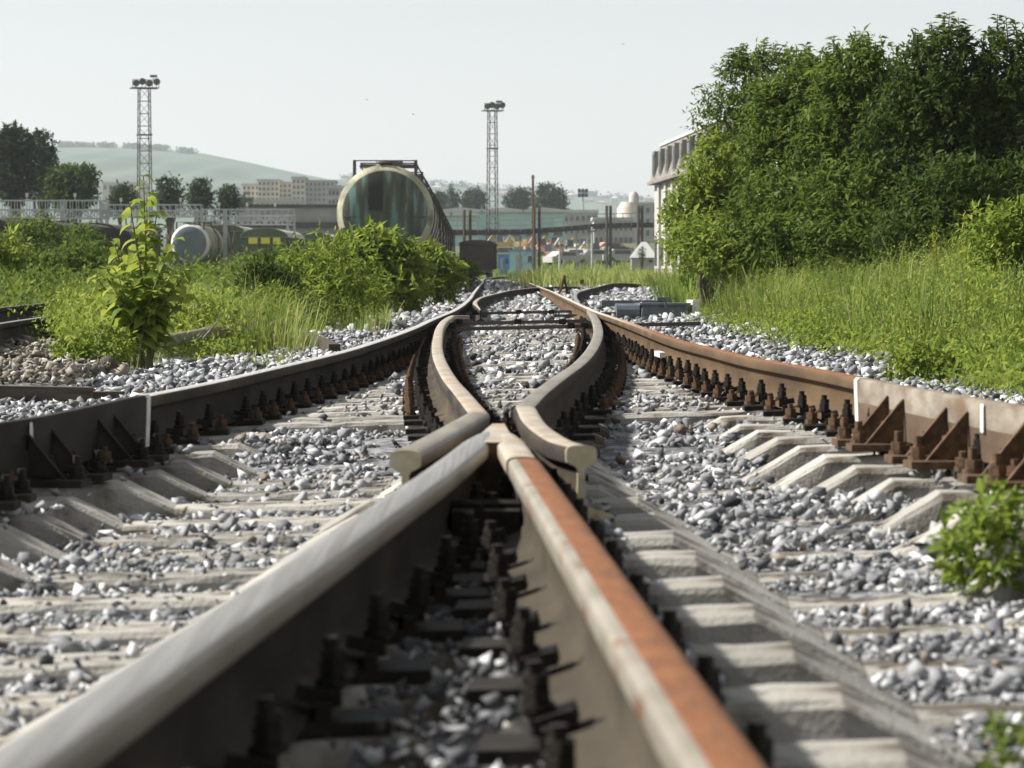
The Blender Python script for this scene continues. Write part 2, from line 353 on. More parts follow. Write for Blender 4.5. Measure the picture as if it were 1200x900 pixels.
# ------------------------------------------------------------------ rails
rail("steel_rail", LS, M["rail"], M["top_shine"], M["rail"], M["leg_right"], label="long outer running rail on the left with pale worn top curving into the distance", group="running rails of the turnout")
rail("steel_rail", RS, M["rail_warm"], M["top_right"], M["rail_warm"], M["rail_warm"], label="long outer running rail on the right with orange rusty top and brown web", group="running rails of the turnout")
rail("switch_rail", LC, M["leg_right"], M["top_pale"], M["gauge"], M["rail"], .25, -.003, 3.5, label="curved inner rail left of centre leading from the switch down to the crossing", group="curved rails inside the turnout")
rail("switch_rail", RC, M["leg_right"], M["gauge"], M["rail"], M["gauge"], .25, -.004, 3.5, label="curved inner rail right of centre with pale shiny top leading to the crossing", group="curved rails inside the turnout")
for P, lab, gl in ((LW, "pale wing rail bending left beside the crossing nose with cream painted end", M["gauge"]), (RW, "pale wing rail bending right beside the crossing nose with cream painted end", M["cream"])):
    o = rail("wing_rail", P, M["leg_right"], M["top_pale"] if P is RW else M["gauge"], gl, M["rail"], .08, -.0025, label=lab, group="wing rails of the crossing")
    q = catmull(P, .05); d = (q[-1] - q[-2]).normalized(); p = q[-1] + Vector((0, 0, -.0025))
    b = MB(); b.sweep([(x * 1.03, z * 1.0 + (.0015 if z > -.1 else 0)) for x, z in RP], [p - d * .006, p + d * .004]); b.build("end_face", M["cream"], o, smooth=40)
cr = empty("crossing_nose", VL[0], 0, "pointed V shaped crossing nose where two rails meet, left leg shiny and right leg rusty", "rail crossing")
def rel(P): return [Vector(p) - cr.location for p in P]
VLp, VRp = catmull(VL, .12), catmull(VR, .12)
legL = [p for p in VLp if p.y < 9.35]; legR = [p for p in VRp if p.y < 7.72]; noseR = [p for p in VRp if 7.66 < p.y < 9.42]
rail("leg_rail", rel(legL), M["rail"], M["top_bright"], M["gauge"], M["gauge"], step=.12, dz=0, taper=.8, drop=.006, parent=cr)
rail("leg_rail", rel(legR), M["leg_right"], M["top_rust"], M["rail_warm"], M["pale_rusty"], step=.12, dz=.001, split=True, parent=cr)  # left head side and top edge of this leg get the paler material
rail("cast_nose", rel(noseR), M["rail"], M["top_pale"], M["rail_warm"], M["top_pale"], step=.1, dz=-.0025, taper=.8, drop=.006, parent=cr)
b = MB(); vs = []                                                # solid web block under the point
for y in (9.55, 8.5):
    l, r_ = xVL(min(y, 9.4)) - .008, xVR(min(y, 9.4)) + .008
    for x, z in ((l, -.176), (r_, -.176), (r_, -.0045), (l, -.0045)): vs.append(Vector((x, y, z)) - cr.location)
b.add(vs, [(0, 1, 2, 3), (7, 6, 5, 4), (0, 4, 5, 1), (1, 5, 6, 2), (2, 6, 7, 3), (3, 7, 4, 0)]); b.m[:] = [2, 2, 0, 0, 1, 0]; b.build("web_block", [M["nut"], M["top_pale"], M["nut"]], cr)
for y in (7.55,):
    x0, x1 = xVL(y), xVR(y); b = MB(); b.box(Vector(((x0 + x1) / 2, y, -.135)) - cr.location, (x1 - x0 - .03, .22, .06)); b.tube([Vector((x0 - .03, y, -.1)) - cr.location, Vector((x1 + .03, y, -.1)) - cr.location], .014, 8)
    b.build("spacer_block", M["grease"], cr)
rail("switch_rail", B1, M["rail"], M["top_pale"], M["rail"], M["rail"], .8, -.005, 5, label="far branch rail leaving the left running rail and crossing over to the right", group="branch rails beyond the turnout")
rail("switch_rail", B2, M["rail"], M["top_bright"], M["rail"], M["rail"], .8, -.005, 5, label="far branch rail curving off the right running rail towards the weeds", group="branch rails beyond the turnout")
rail("steel_rail", B3, M["rail"], M["top_pale"], M["rail"], M["rail"], 1.5, label="short far rail just in front of the weeds near the switch stand", group="distant rails by the weeds")
rail("steel_rail", B4, M["rail"], M["top_pale"], M["rail"], M["rail"], 1.5, label="farthest rail by the weeds at the foot of the pale building", group="distant rails by the weeds")
rail("steel_rail", A1, M["rail"], M["top_bright"], M["rail"], M["rail"], .8, label="farther rail of the side track at the left edge behind the stone pile", group="rails of the left side track")
rail("steel_rail", A2, M["rail"], M["top_bright"], M["rail"], M["rail"], .8, label="nearer rail of the side track at the left edge behind the stone pile", group="rails of the left side track")

# ------------------------------------------------------------------ sleepers with their fastenings
ORD = ["first", "second", "third", "fourth", "fifth", "sixth", "seventh", "eighth", "ninth", "tenth", "eleventh", "twelfth", "thirteenth", "fourteenth", "fifteenth", "sixteenth", "seventeenth", "eighteenth", "nineteenth", "twentieth"]
def ordn(i):
    if i < 20: return ORD[i]
    t = ["twenty", "thirty", "forty", "fifty", "sixty", "seventy"][(i + 1) // 10 - 2]
    return (["twentieth", "thirtieth", "fortieth", "fiftieth", "sixtieth", "seventieth"][(i + 1) // 10 - 2]) if (i + 1) % 10 == 0 else t + "-" + ORD[(i + 1) % 10 - 1]
def sleeper_mesh(prof, hw=.11):
    b = MB(); sec = [(-.145, -.20), (-.116, -.014), (-.104, 0), (.104, 0), (.116, -.014), (.145, -.20)]
    vs = []; n = len(sec); fine = []
    for (xa, za), (xb, zb) in zip(prof[:-1], prof[1:]):
        m = max(1, int(abs(xb - xa) / .09))
        fine += [(xa + (xb - xa) * i / m, za + (zb - za) * i / m + (random.uniform(-.0025, .0025) if i else 0)) for i in range(m)]
    prof = fine + [prof[-1]]
    for x, z in prof:
        for y, dz in sec: vs.append((x, (y + random.uniform(-.004, .004)) * hw / .11, z + dz - abs(random.gauss(0, .0025)) if dz > -.1 else -.26))
    fs = []
    for i in range(len(prof) - 1):
        for j in range(n): fs.append((i * n + j, (i + 1) * n + j, (i + 1) * n + (j + 1) % n, i * n + (j + 1) % n))
    fs += [tuple(range(n)), tuple(range((len(prof) - 1) * n, len(prof) * n))]
    b.add(vs, fs); return b.mesh("concrete_sleeper", M["concrete"])
def hexnut(b, c, r, h, m): b.tube([Vector(c), Vector(c) + Vector((0, 0, h))], r, 6, m)
def plate_mesh():
    b = MB(); b.box((0, 0, .0105), (.37, .165, .019)); b.box((-.092, 0, .028), (.022, .15, .03)); b.box((.092, 0, .028), (.022, .15, .03))
    return b.mesh("baseplate", M["grease"])
def bolt_mesh(sg, outer=True):
    b = MB(); x = sg * .108; j = 0
    b.box((sg * .083, 0, .052), (.055, .075, .022), 0, ry=sg * .25); b.tube([(x, 0, .03), (x, 0, .128)], .0115, 8, 0)
    b.tube([(x, 0, .062), (x, 0, .072)], .026, 10, 0); hexnut(b, (x, 0, .073), .021, .022, 0); hexnut(b, (x + .002, 0, .097), .019, .014, 0)
    xs = sg * .155
    if not outer: return b.mesh("clamp_bolt", [M["grease"], M["grease"]])
    b.tube([(xs, 0, .02), (xs, 0, .034)], .027, 10, 1); b.tube([(xs, 0, .034), (xs, 0, .078)], .012, 8, 1); hexnut(b, (xs, 0, .036), .024, .024, 1)
    return b.mesh("clamp_bolt", [M["grease"], M["nut"]])
PLATE, BOLT = plate_mesh(), {1: bolt_mesh(1), -1: bolt_mesh(-1)}
BOLT_DARK = {1: bolt_mesh(1, False), -1: bolt_mesh(-1, False)}
def fasten(sl, lx, lz, bolts=True, sides=(1, -1), table=None):
    p = link("baseplate", PLATE, sl); p.location = (lx, random.uniform(-.01, .01), lz)
    if bolts:
        for sg in sides:
            q = link("clamp_bolt", (table or BOLT)[sg], p); q.rotation_euler = (random.uniform(-.06, .06), random.uniform(-.05, .05), 0)
FOOT = []                                                         # footprints, for the stones
def place(me, x, y, half, rzz, label, group, dz=-.2, cat="sleeper", half_l=None):
    s = link("concrete_sleeper", me); X = x; z = float(tz(X, y)) + dz + random.uniform(-.004, .004)
    s.location = (x, y, z); s.rotation_euler = (random.uniform(-.01, .01), -math.atan(TILT * float(fade(y))), rzz)
    tag(s, label, cat, group); FOOT.append((x, y, half, rzz, half_l or half)); return s
def pair_prof(g, out_l, out_r, drop=.085, seat=.33, slope=.16):
    h = g / 2
    a = [(-h - out_l, -.02), (-h - out_l + .05, 0), (-h + seat, 0), (-h + seat + slope, -drop), (h - seat - slope, -drop), (h - seat, 0), (h + out_r - .04, 0), (h + out_r, -.02)]
    return a
# left near track: outer rail to left leg; right near track: right leg to outer rail
k = 0
for y in np.arange(3.35, 13.9, .60):
    yl = float(y + random.uniform(-.015, .015)); x0 = float(xLS(yl)); x1 = float(xVL(yl)) if yl < 8.9 else float(xRC(yl) if yl > 9.6 else xVL(9.0)); 
    if yl < 9: x0 = min(x0, x1 - 1.48)
    g = x1 - x0; o_in = .2 if yl > 6 else .24
    s = place(sleeper_mesh(pair_prof(g, .45, o_in)), (x0 + x1) / 2, yl, .13, .045, f"{ordn(k)} dished concrete sleeper counted from the bottom edge under the left foreground track", "sleepers of the left foreground track", half_l=g / 2 + .35); k += 1
    fasten(s, -g / 2, 0); fasten(s, g / 2, 0, table=BOLT_DARK)
k = 0
for y in np.arange(3.05, 13.9, .60):
    yl = float(y + random.uniform(-.015, .015)); x1 = float(xRS(yl)); x0 = float(xVR(yl)) if yl < 8.9 else float(xLC(yl) if yl > 9.6 else xVR(9.0))
    if yl < 9: x1 = max(x1, x0 + 1.48)
    g = x1 - x0
    s = place(sleeper_mesh(pair_prof(g, .14, .45, .11, .36, .2)), (x0 + x1) / 2, yl, .13, -.05, f"{ordn(k)} dished concrete sleeper counted from the bottom edge under the right foreground track", "sleepers of the right foreground track", half_l=g / 2 + .35); k += 1
    fasten(s, -g / 2, 0, table=BOLT_DARK); fasten(s, g / 2, 0)
k = 0
for y in np.arange(14.45, 36.5, .56):                              # long bearers under the turnout
    y = float(y); xs = [float(f(y)) for f in (xLS, xLC, xRC, xRS)]; c = (xs[0] + xs[3]) / 2; hl = (xs[3] - xs[0]) / 2 + .5
    s = place(sleeper_mesh([(-hl, -.01), (-hl + .05, 0), (hl - .05, 0), (hl, -.01)]), c, y, .13, random.uniform(-.006, .006), f"{ordn(k)} long concrete bearer beyond the crossing nose spanning all four rails of the turnout", "long bearers under the turnout", half_l=hl); k += 1
    for j, x in enumerate(xs):
        if j in (1, 2) and y > 30: continue
        fasten(s, x - c, 0, True)
k = 0
for y in np.arange(37, 62, .62):
    y = float(y); c = (float(xLS(y)) + float(xRS(y))) / 2 - .02
    s = place(sleeper_mesh([(-1.35, -.01), (-1.3, 0), (1.3, 0), (1.35, -.01)]), c, y, .13, 0, f"{ordn(k)} concrete sleeper beyond the switch rods on the straight track", "sleepers beyond the switch", half_l=1.35); k += 1
k = 0
for y in np.arange(25, 50, .6):
    y = float(y); c = -3.98 - 1.0 * 0 - .8 - (y - 25) * .006; c = (np.interp(y, [p.y for p in A1], [p.x for p in A1]) + np.interp(y, [p.y for p in A2], [p.x for p in A2])) / 2
    s = link("wooden_sleeper", bpy.data.meshes.get("side_sleeper") or MB().box((0, 0, -.1), (2.7, .22, .2)).mesh("side_sleeper", M["wood"]))
    s.location = (float(c), y, -.185); s.rotation_euler = (0, 0, .03)
    tag(s, "dark old sleeper under the rails of the side track at the left edge", "sleeper", "sleepers of the left side track")

# ------------------------------------------------------------------ guard rails beside the outer rails
def guard(name, P, side, label, gm):
    g = empty(name, P[0], 0, label, "guard rail", "guard rails opposite the crossing")
    L = [Vector(p) - g.location for p in P]
    prof = [(-.016, -.155), (.016, -.155), (.020, -.06), (.022, .012), (.015, .022), (-.015, .022), (-.022, .012), (-.020, -.06)]
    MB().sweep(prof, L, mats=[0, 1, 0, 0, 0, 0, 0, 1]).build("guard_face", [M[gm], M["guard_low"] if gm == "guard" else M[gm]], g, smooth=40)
    tot = L[-1]
    def pt(i): return L[i], (L[min(i + 1, len(L) - 1)] - L[max(i - 1, 0)]).normalized()
    p, d = pt(len(L) - 1)
    MB().sweep([(x * 1.15, z * 1.0 + (.003 if z > -.1 else -.01)) for x, z in prof], [p - d * .055, p + d * .006]).build("painted_end", M["white"], g)
    acc = [0.0]
    for i in range(1, len(L)): acc.append(acc[-1] + (L[i] - L[i - 1]).length)
    for back in (.62, 1.62, 2.6):
        i = min(range(len(L)), key=lambda k: abs(acc[-1] - back - acc[k]))
        if acc[-1] < back + .1: break
        p, d = pt(i); rt = Vector((d.y, -d.x, 0)) * side
        for off in (0, -.30):
            q = p + d * off; b = MB()
            # gusset triangle and its sloping flange
            a0 = q + rt * .021 + Vector((0, 0, -.02)); a1 = q + rt * .021 + Vector((0, 0, -.155)); a2 = q + rt * .135 + Vector((0, 0, -.158))
            t = d * .004
            b.add([a0 - t, a1 - t, a2 - t, a0 + t, a1 + t, a2 + t], [(0, 1, 2), (3, 5, 4), (0, 2, 5, 3), (0, 3, 4, 1), (1, 4, 5, 2)])
            e = (a2 - a0).normalized(); f = d.cross(e) * .006; wv = d * .011; a2e = a0 + (a2 - a0) * 1.06
            b.add([a0 - wv, a0 + wv, a2e + wv, a2e - wv, a0 - wv + f, a0 + wv + f, a2e + wv + f, a2e - wv + f], [(0, 1, 2, 3), (7, 6, 5, 4), (0, 4, 5, 1), (1, 5, 6, 2), (2, 6, 7, 3), (3, 7, 4, 0)])
            b.box(q + rt * .10 + Vector((0, 0, -.172)), (.2, .13, .022), rz=math.atan2(rt.y, rt.x))
            br = b.build("bracket", M["nut"] if side < 0 else M["rail"], g)
            b = MB()
            for s2 in (.075, .16):
                c = q + d * .045 + rt * s2 + Vector((0, 0, -.165)); b.tube([c, c + Vector((0, 0, .075))], .013, 8); b.tube([c, c + Vector((0, 0, .015))], .03, 10); hexnut(b, c + Vector((0, 0, .016)), .024, .026, 0)
            b.build("bolt", M["nut"] if side < 0 else M["grease"], br)
    return g
def offset(P, off, y0, y1, n=46, flare=.0):
    Q = catmull(P, .1); Q = sorted(Q, key=lambda p: p.y); ys = [q.y for q in Q]; out = []
    for y in np.linspace(y0, y1, n):
        x = np.interp(y, ys, [q.x for q in Q]); x += off * (1 + flare * max(0, (y - (y1 - .6)) / .6) ** 1.5 + flare * max(0, ((y0 + .5) - y) / .5) ** 1.5)
        out.append(Vector((float(x), float(y), float(tz(x, y)))))
    return out
def guard_end(P, off, px):
    Q = sorted(catmull(P, .1), key=lambda p: p.y); ys = [q.y for q in Q]; xs = [q.x for q in Q]
    return min(np.arange(9.0, 16.0, .02), key=lambda y: abs(600 + F * (np.interp(y, ys, xs) + off) / y - px))
YL1 = float(guard_end(LS, .112, 168)); YR1 = float(guard_end(RS, -.112, 1010))
gl = guard("guard_rail", offset(LS, .098, 8.6, YL1, 46, .15), 1, "dark shaded guard rail on braces beside the left outer rail, white band at its end", "guard_shaded")
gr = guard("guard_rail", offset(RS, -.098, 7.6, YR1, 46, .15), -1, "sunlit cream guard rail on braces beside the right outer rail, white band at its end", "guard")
for p, side, g in ((1172, -1, gr), (12, 1, gl)):                  # a second white mark further down the face
    q = un(p, 478 if side < 0 else 500)
    P_ = offset(RS if side < 0 else LS, -.098 if side < 0 else .098, q.y - .10, q.y + .10, 3, 0)
    MB().sweep([(side * .0225, -.07), (side * .026, -.07), (side * .026, .006), (side * .0245, .012)], [v - g.location for v in (P_[1] - Vector((0, .03, 0)), P_[1] + Vector((0, .03, 0)))]).build("paint_mark", M["white"], g)
# white paint marks on the outer rails
for (px, py, o, side) in ((785, 405, "r", -1),):
    q = un(px, py - 5); b = MB(); b.box((q.x - .058, q.y, q.z - .075), (.035, .42, .03), rz=.03)
    tag(b.build("joint_plate", M["white"]), "small white painted plate against the web of the right outer rail", "plate")
for px, py in ((718, 0), (480, 0)): pass

# ------------------------------------------------------------------ switch rods, machine, stand
rods = [(31.6, "nearest dark switch rod across the track between the blade tips"), (34.2, "middle dark switch rod across the track between the blade tips"), (42.5, "farthest dark switch rod across the track beside the branch blade")]
for y, lab in rods:
    x0, x1 = float(xLS(y)) + .1, float(xRS(y)) + (.9 if y < 33 else -.1); z = -.085
    b = MB(); b.box(((x0 + x1) / 2, y, z), (x1 - x0, .05, .035), ry=-TILT * .8)
    o = b.build("switch_rod", M["steel_dark"]); tag(o, lab, "switch rod", "switch rods")
    for x in (x0 + .1, (x0 + x1) / 2, x1 - .25 if y > 33 else float(xRS(y)) - .2):
        b = MB(); b.box((x, y - .005, z + .008), (.07, .08, .055)); b.tube([(x, y - .06, z), (x, y + .06, z)], .02, 8); b.build("clevis", M["grease"], o)
sm_c = un(762, 367, -.15)
def mach():
    e = empty("switch_machine", (sm_c.x, sm_c.y, sm_c.z - .1), .12, "grey iron switch machine housing lying beside the right rail at the edge of the weeds", "switch machine")
    MB().box((.16, 0, .10), (.62, .42, .20), taper=.94).build("motor_housing", M["machine"], e)
    b = MB(); b.box((.16, 0, .218), (.66, .46, .03)); b.box((.16, -.235, .20), (.03, .02, .09)); b.build("lid", M["machine"], e)
    MB().tube([(-.46, -.05, .12), (-.16, -.05, .12)], .11, 12).build("gearbox", M["machine"], e)
    b = MB(); b.box((-.62, -.05, .09), (.4, .07, .05)); b.box((-1.02, -.05, .07), (.5, .045, .035)); b.build("drive_rod", M["steel_dark"], e)
    b = MB(); b.box((.56, .0, .10), (.09, .46, .34)); b.build("end_plate", M["white"], e)
    b = MB(); b.box((-.2, .3, .02), (1.3, .10, .05)); b.build("mounting_angle", M["machine"], e)
mach()
sm2 = un(725, 357, -.13)
e = empty("mounting_beam", (sm2.x + .2, sm2.y, sm2.z), .05, "pale grey steel beam across the ballast beside the branch rail", "steel beam")
b = MB(); b.box((.15, 0, .02), (1.25, .14, .10)); b.build("beam", M["machine"], e); b = MB(); b.box((.55, 0, .09), (.30, .22, .06)); b.build("bracket", M["machine"], e)
q = at(657, 345, 88); e = empty("switch_stand", q, 0, "small weathered switch stand with two leaning legs among the weeds left of the branch track", "switch stand")
MB().tube([(-.08, 0, -.1), (.07, 0, .36)], [.045, .03], 6).build("leg", M["nut"], e); MB().tube([(.2, 0, -.1), (.1, 0, .45)], [.04, .028], 6).build("leg", M["grease"], e)
b = MB(); b.tube([(.05, 0, .3), (.11, 0, .5)], .05, 8); b.build("lever_head", M["nut"], e)
q = at(681, 345, 90); e = empty("marker_post", q, 0, "thin short yellowish post beside the branch track right of the switch stand", "post")
MB().tube([(0, 0, -.1), (.02, 0, .34)], .025, 6).build("post", M["cream"], e); MB().box((.02, 0, .34), (.1, .05, .12)).build("cap", M["nut"], e)

# ------------------------------------------------------------------ ballast
def stone_variants(n, npts=15):
    out = []
    for i in range(n):
        bm = bmesh.new(); ax = (1, random.uniform(.6, .95), random.uniform(.4, .75))
        for j in range(npts):
            v = Vector((random.gauss(0, 1), random.gauss(0, 1), random.gauss(0, 1))).normalized() * random.uniform(.7, 1.05)
            bm.verts.new((v.x * ax[0], v.y * ax[1], v.z * ax[2]))
        r = bmesh.ops.convex_hull(bm, input=bm.verts[:])
        bmesh.ops.delete(bm, geom=[v for v in bm.verts if not v.link_faces], context='VERTS')
        bmesh.ops.triangulate(bm, faces=bm.faces[:]); bm.verts.index_update()
        out.append((np.array([v.co[:] for v in bm.verts]), np.array([[v.index for v in f.verts] for f in bm.faces]))); bm.free()
    return out
VAR = stone_variants(30, 8); VARF = stone_variants(12, 8)
def rotmats(n, tiltmax):
    a = rng.uniform(0, 2 * np.pi, n); t = rng.normal(0, tiltmax, n); u = rng.normal(0, tiltmax, n)
    ca, sa, ct, st, cu, su = np.cos(a), np.sin(a), np.cos(t), np.sin(t), np.cos(u), np.sin(u); o = np.zeros(n); l = np.ones(n)
    A = np.stack([np.stack([ca, -sa, o], -1), np.stack([sa, ca, o], -1), np.stack([o, o, l], -1)], 1)
    B = np.stack([np.stack([l, o, o], -1), np.stack([o, ct, -st], -1), np.stack([o, st, ct], -1)], 1)
    C = np.stack([np.stack([cu, o, su], -1), np.stack([o, l, o], -1), np.stack([-su, o, cu], -1)], 1)
    return A @ B @ C
def stones(name, P, S, tone, mat_, var, label, tilt=.5):
    n = len(P); which = rng.integers(0, len(var), n); VV = []; TT = []; TN = []; o = 0
    Rm = rotmats(n, tilt)
    for k, (v, t) in enumerate(var):
        idx = np.where(which == k)[0]
        if not len(idx): continue
        W = np.einsum('nij,vj->nvi', Rm[idx], v) * S[idx][:, None, None] + P[idx][:, None, :]
        T = t[None] + (np.arange(len(idx)) * len(v))[:, None, None] + o
        VV.append(W.reshape(-1, 3)); TT.append(T.reshape(-1, 3)); TN.append(np.repeat(tone[idx], len(v))); o += len(idx) * len(v)
    ob = tri_mesh(name, np.concatenate(VV), np.concatenate(TT), mat_, np.concatenate(TN)); tag(ob, label, "ballast", kind="stuff"); return ob
M["stone"] = tone_mat("ballast_stone", [(0, (.04, .041, .045)), (.22, (.105, .108, .113)), (.5, (.225, .231, .240)), (.72, (.36, .365, .372)), (.86, (.58, .58, .58)), (.90, (.19, .165, .14)), (.96, (.24, .20, .155)), (1, (.13, .105, .085))], .85, bump=.5, bscale=45)
M["stone_tan"] = tone_mat("pile_stone", [(0, (.06, .052, .042)), (.4, (.17, .15, .12)), (.8, (.29, .265, .22)), (1, (.42, .40, .36))], .9, bump=.5, bscale=45)
foot = np.array(FOOT)
def on_sleeper(X, Y):
    hit = np.zeros(len(X), bool)
    for x, y, hw, rzz, hl in foot:
        m = np.abs(Y - y - (X - x) * math.tan(rzz)) < hw + .012
        hit |= m & (np.abs(X - x) < hl)
    return hit
PP = []; SS = []; TN = []
def scatter(y0, y1, dens, s0, s1, var_keep):
    yy = np.linspace(y0, y1, 40); A = 0
    xl = lambda Y: np.maximum(XL(Y) - .15, -.165 * Y - .4); xr = lambda Y: np.minimum(XR(Y) + .45, .165 * Y + .4)
    wmax = (xr(yy) - xl(yy)).max()
    Y = y0 + (y1 - y0) * rng.random(int(dens * wmax * (y1 - y0))); u = rng.random(len(Y)) * wmax; keep = u < xr(Y) - xl(Y); Y = Y[keep]; X = xl(Y) + u[keep]
    hit = on_sleeper(X, Y); r = rng.random(len(X))
    clump = .5 + .5 * wob(X, Y, 2.2)
    nearV = (Y < 9) & (X > xVL(Y) - .5) & (X < xVR(Y) + .55)
    ks = ~hit | (r < np.where(nearV & ~((X > xVL(Y)) & (X < xVR(Y))), .22, np.where(Y > 14, .04 + .22 * clump ** 2, np.where((X > xVL(Y)) & (X < xVR(Y)), .6, np.where(X < 0, .08, .13) + np.where(X < 0, .30, .42) * clump ** 2))))
    for f in (xLS, xRS, xLC, xRC): 
        d = np.abs(X - f(Y)); act = (Y > 9) | (f in (xLS, xRS)); ks &= ~(act & (d < .085))
    for f in (xVL, xVR): ks &= ~((Y < 9) & (np.abs(X - f(Y)) < .085))
    X, Y, hit = X[ks], Y[ks], hit[ks]; n = len(X)
    S = np.exp(rng.normal(math.log((s0 + s1) / 2), .5, n)); S = np.clip(S, s0 * .6, s1 * 1.6)
    z = ground_z(X, Y) + rng.uniform(-.45, .55, n) * S + .004
    side = np.minimum(np.abs(X - xLS(Y)), np.abs(X - xRS(Y)))
    z += .045 * sm(wob(X, Y, 1.4), .2, .9) * (side > .3) * (Y < 40)
    z = np.where(hit, tz(X, Y) - .205 + .35 * S, z); S = np.where(hit, S * .75, S)
    mid = (np.abs(X - (xLS(Y) + np.where(Y < 9, xVL(Y), xRC(Y))) / 2) < .45) | (np.abs(X - (xRS(Y) + np.where(Y < 9, xVR(Y), xLC(Y))) / 2) < .5)
    z = np.where(hit & mid & (Y < 14), z - .085, z)
    tn = np.clip(rng.normal(.52, .23, n), 0, .85); odd = rng.random(n); tn = np.where(odd < .035, rng.uniform(.9, 1, n), tn); tn = np.where(odd > .965, rng.uniform(.78, .86, n), tn)
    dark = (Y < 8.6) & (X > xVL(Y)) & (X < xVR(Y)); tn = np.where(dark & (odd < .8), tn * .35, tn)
    PP.append(np.stack([X, Y, z], -1)); SS.append(S); TN.append(tn)
scatter(2.6, 9, 1900, .010, .022, 0); scatter(9, 18, 1150, .013, .026, 0)
n0 = sum(len(p) for p in PP)
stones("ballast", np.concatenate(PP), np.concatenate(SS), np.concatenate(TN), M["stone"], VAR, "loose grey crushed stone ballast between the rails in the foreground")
PP, SS, TN = [], [], []
scatter(18, 40, 360, .020, .038, 0); scatter(40, 95, 60, .04, .075, 0); scatter(95, 230, 10, .07, .12, 0)
stones("ballast", np.concatenate(PP), np.concatenate(SS), np.concatenate(TN), M["stone"], VARF, "grey crushed stone ballast along the distant part of the tracks")
# brown stone pile at the left edge
n = 3200; px = rng.uniform(-40, 150, n); py = rng.uniform(380, 462, n)
P3 = np.array([tuple(un(a, b, -.22)) for a, b in zip(px, py)]); keep = P3[:, 0] < XL(P3[:, 1]) - .05; P3 = P3[keep]; n = len(P3)
P3[:, 2] = ground_z(P3[:, 0], P3[:, 1]) + rng.uniform(0, .05, n) + .10 * np.exp(-((P3[:, 0] + 2.75) / .5) ** 2 - ((P3[:, 1] - 21) / 3) ** 2)
stones("rubble", P3, np.clip(np.exp(rng.normal(math.log(.034), .4, n)), .015, .08), rng.random(n), M["stone_tan"], VAR, "brownish rubble heaped between the side track and the left outer rail")

# ------------------------------------------------------------------ foliage
def leaves(name, P, D, size, tone, mat_, parent=None, aspect=.42, fold=.25, droop=.0):
    n = len(P); D = D / np.linalg.norm(D, axis=1, keepdims=True)
    up = np.stack([rng.normal(0, .45, n), rng.normal(0, .45, n), np.ones(n)], -1)
    S = np.cross(D, up); S /= np.linalg.norm(S, axis=1, keepdims=True) + 1e-6; U = np.cross(S, D)
    s = size[:, None]; a = P; c = P + D * s - U * s * droop; w_ = aspect * s * .5
    l = P + D * s * .45 + S * w_ + U * s * fold * .5 * aspect; r = P + D * s * .45 - S * w_ + U * s * fold * .5 * aspect
    V = np.stack([a, l, c, r], 1).reshape(-1, 3); i = np.arange(n) * 4
    T = np.concatenate([np.stack([i, i + 2, i + 1], -1), np.stack([i, i + 3, i + 2], -1)])
    return tri_mesh(name, V, T, mat_, np.repeat(tone, 4), parent)
def unit(n):
    v = rng.normal(size=(n, 3)); return v / np.linalg.norm(v, axis=1, keepdims=True)
def twig_crown(lobes, ntwig, k, tl, upw=.4):
    vol = np.array([l[1][0] * l[1][1] * l[1][2] for l in lobes]) ** .667; which = rng.choice(len(lobes), ntwig, p=vol / vol.sum())
    C = np.array([l[0] for l in lobes], float)[which]; Rr = np.array([l[1] for l in lobes], float)[which]
    u = unit(ntwig); rad = rng.random(ntwig) ** .30; B = C + u * Rr * rad[:, None]
    D = u * np.array([1, 1, .8]) + np.array([0, 0, upw]) + rng.normal(0, .35, (ntwig, 3)); D /= np.linalg.norm(D, axis=1, keepdims=True)
    t = rng.random((ntwig, k)) ; P = B[:, None] + D[:, None] * (t[..., None] * tl) 
    LD = D[:, None] * .5 + unit(ntwig * k).reshape(ntwig, k, 3) * .9 + np.array([0, 0, -.12])
    tone = rng.normal(.45, .14, (ntwig, 1)) + rng.normal(0, .10, (ntwig, k))
    return P.reshape(-1, 3), LD.reshape(-1, 3), np.clip(tone, 0, 1).ravel()
LEAF = dict(
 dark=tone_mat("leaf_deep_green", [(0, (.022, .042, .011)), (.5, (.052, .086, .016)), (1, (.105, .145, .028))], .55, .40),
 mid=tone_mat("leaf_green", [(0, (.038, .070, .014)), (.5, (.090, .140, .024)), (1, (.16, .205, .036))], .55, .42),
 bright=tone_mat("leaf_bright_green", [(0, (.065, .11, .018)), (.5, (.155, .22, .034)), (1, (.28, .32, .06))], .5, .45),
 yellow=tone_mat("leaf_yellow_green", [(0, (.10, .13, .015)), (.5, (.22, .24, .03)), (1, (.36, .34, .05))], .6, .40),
 far=tone_mat("leaf_far_green", [(0, (.016, .030, .012)), (.5, (.036, .058, .020)), (1, (.065, .095, .030))], .7, .2),
 grass=tone_mat("grass_blade", [(0, (.065, .11, .022)), (.45, (.13, .195, .036)), (.85, (.21, .265, .06)), (1, (.34, .33, .14))], .6, .40),
)
def limbs(base, tips, r, n=7):
    b = MB()
    for tpt in tips:
        tpt = Vector(tpt); base = Vector(base); m1 = base.lerp(tpt, .35) + Vector((random.uniform(-.1, .1), random.uniform(-.1, .1), .15)) * (tpt - base).length * .5
        m2 = base.lerp(tpt, .7) + Vector((random.uniform(-.1, .1), random.uniform(-.1, .1), .1)) * (tpt - base).length * .3
        b.tube([base + Vector((random.uniform(-r, r), random.uniform(-r, r), 0)), m1, m2, tpt], [r, r * .75, r * .5, r * .18], n)
    return b
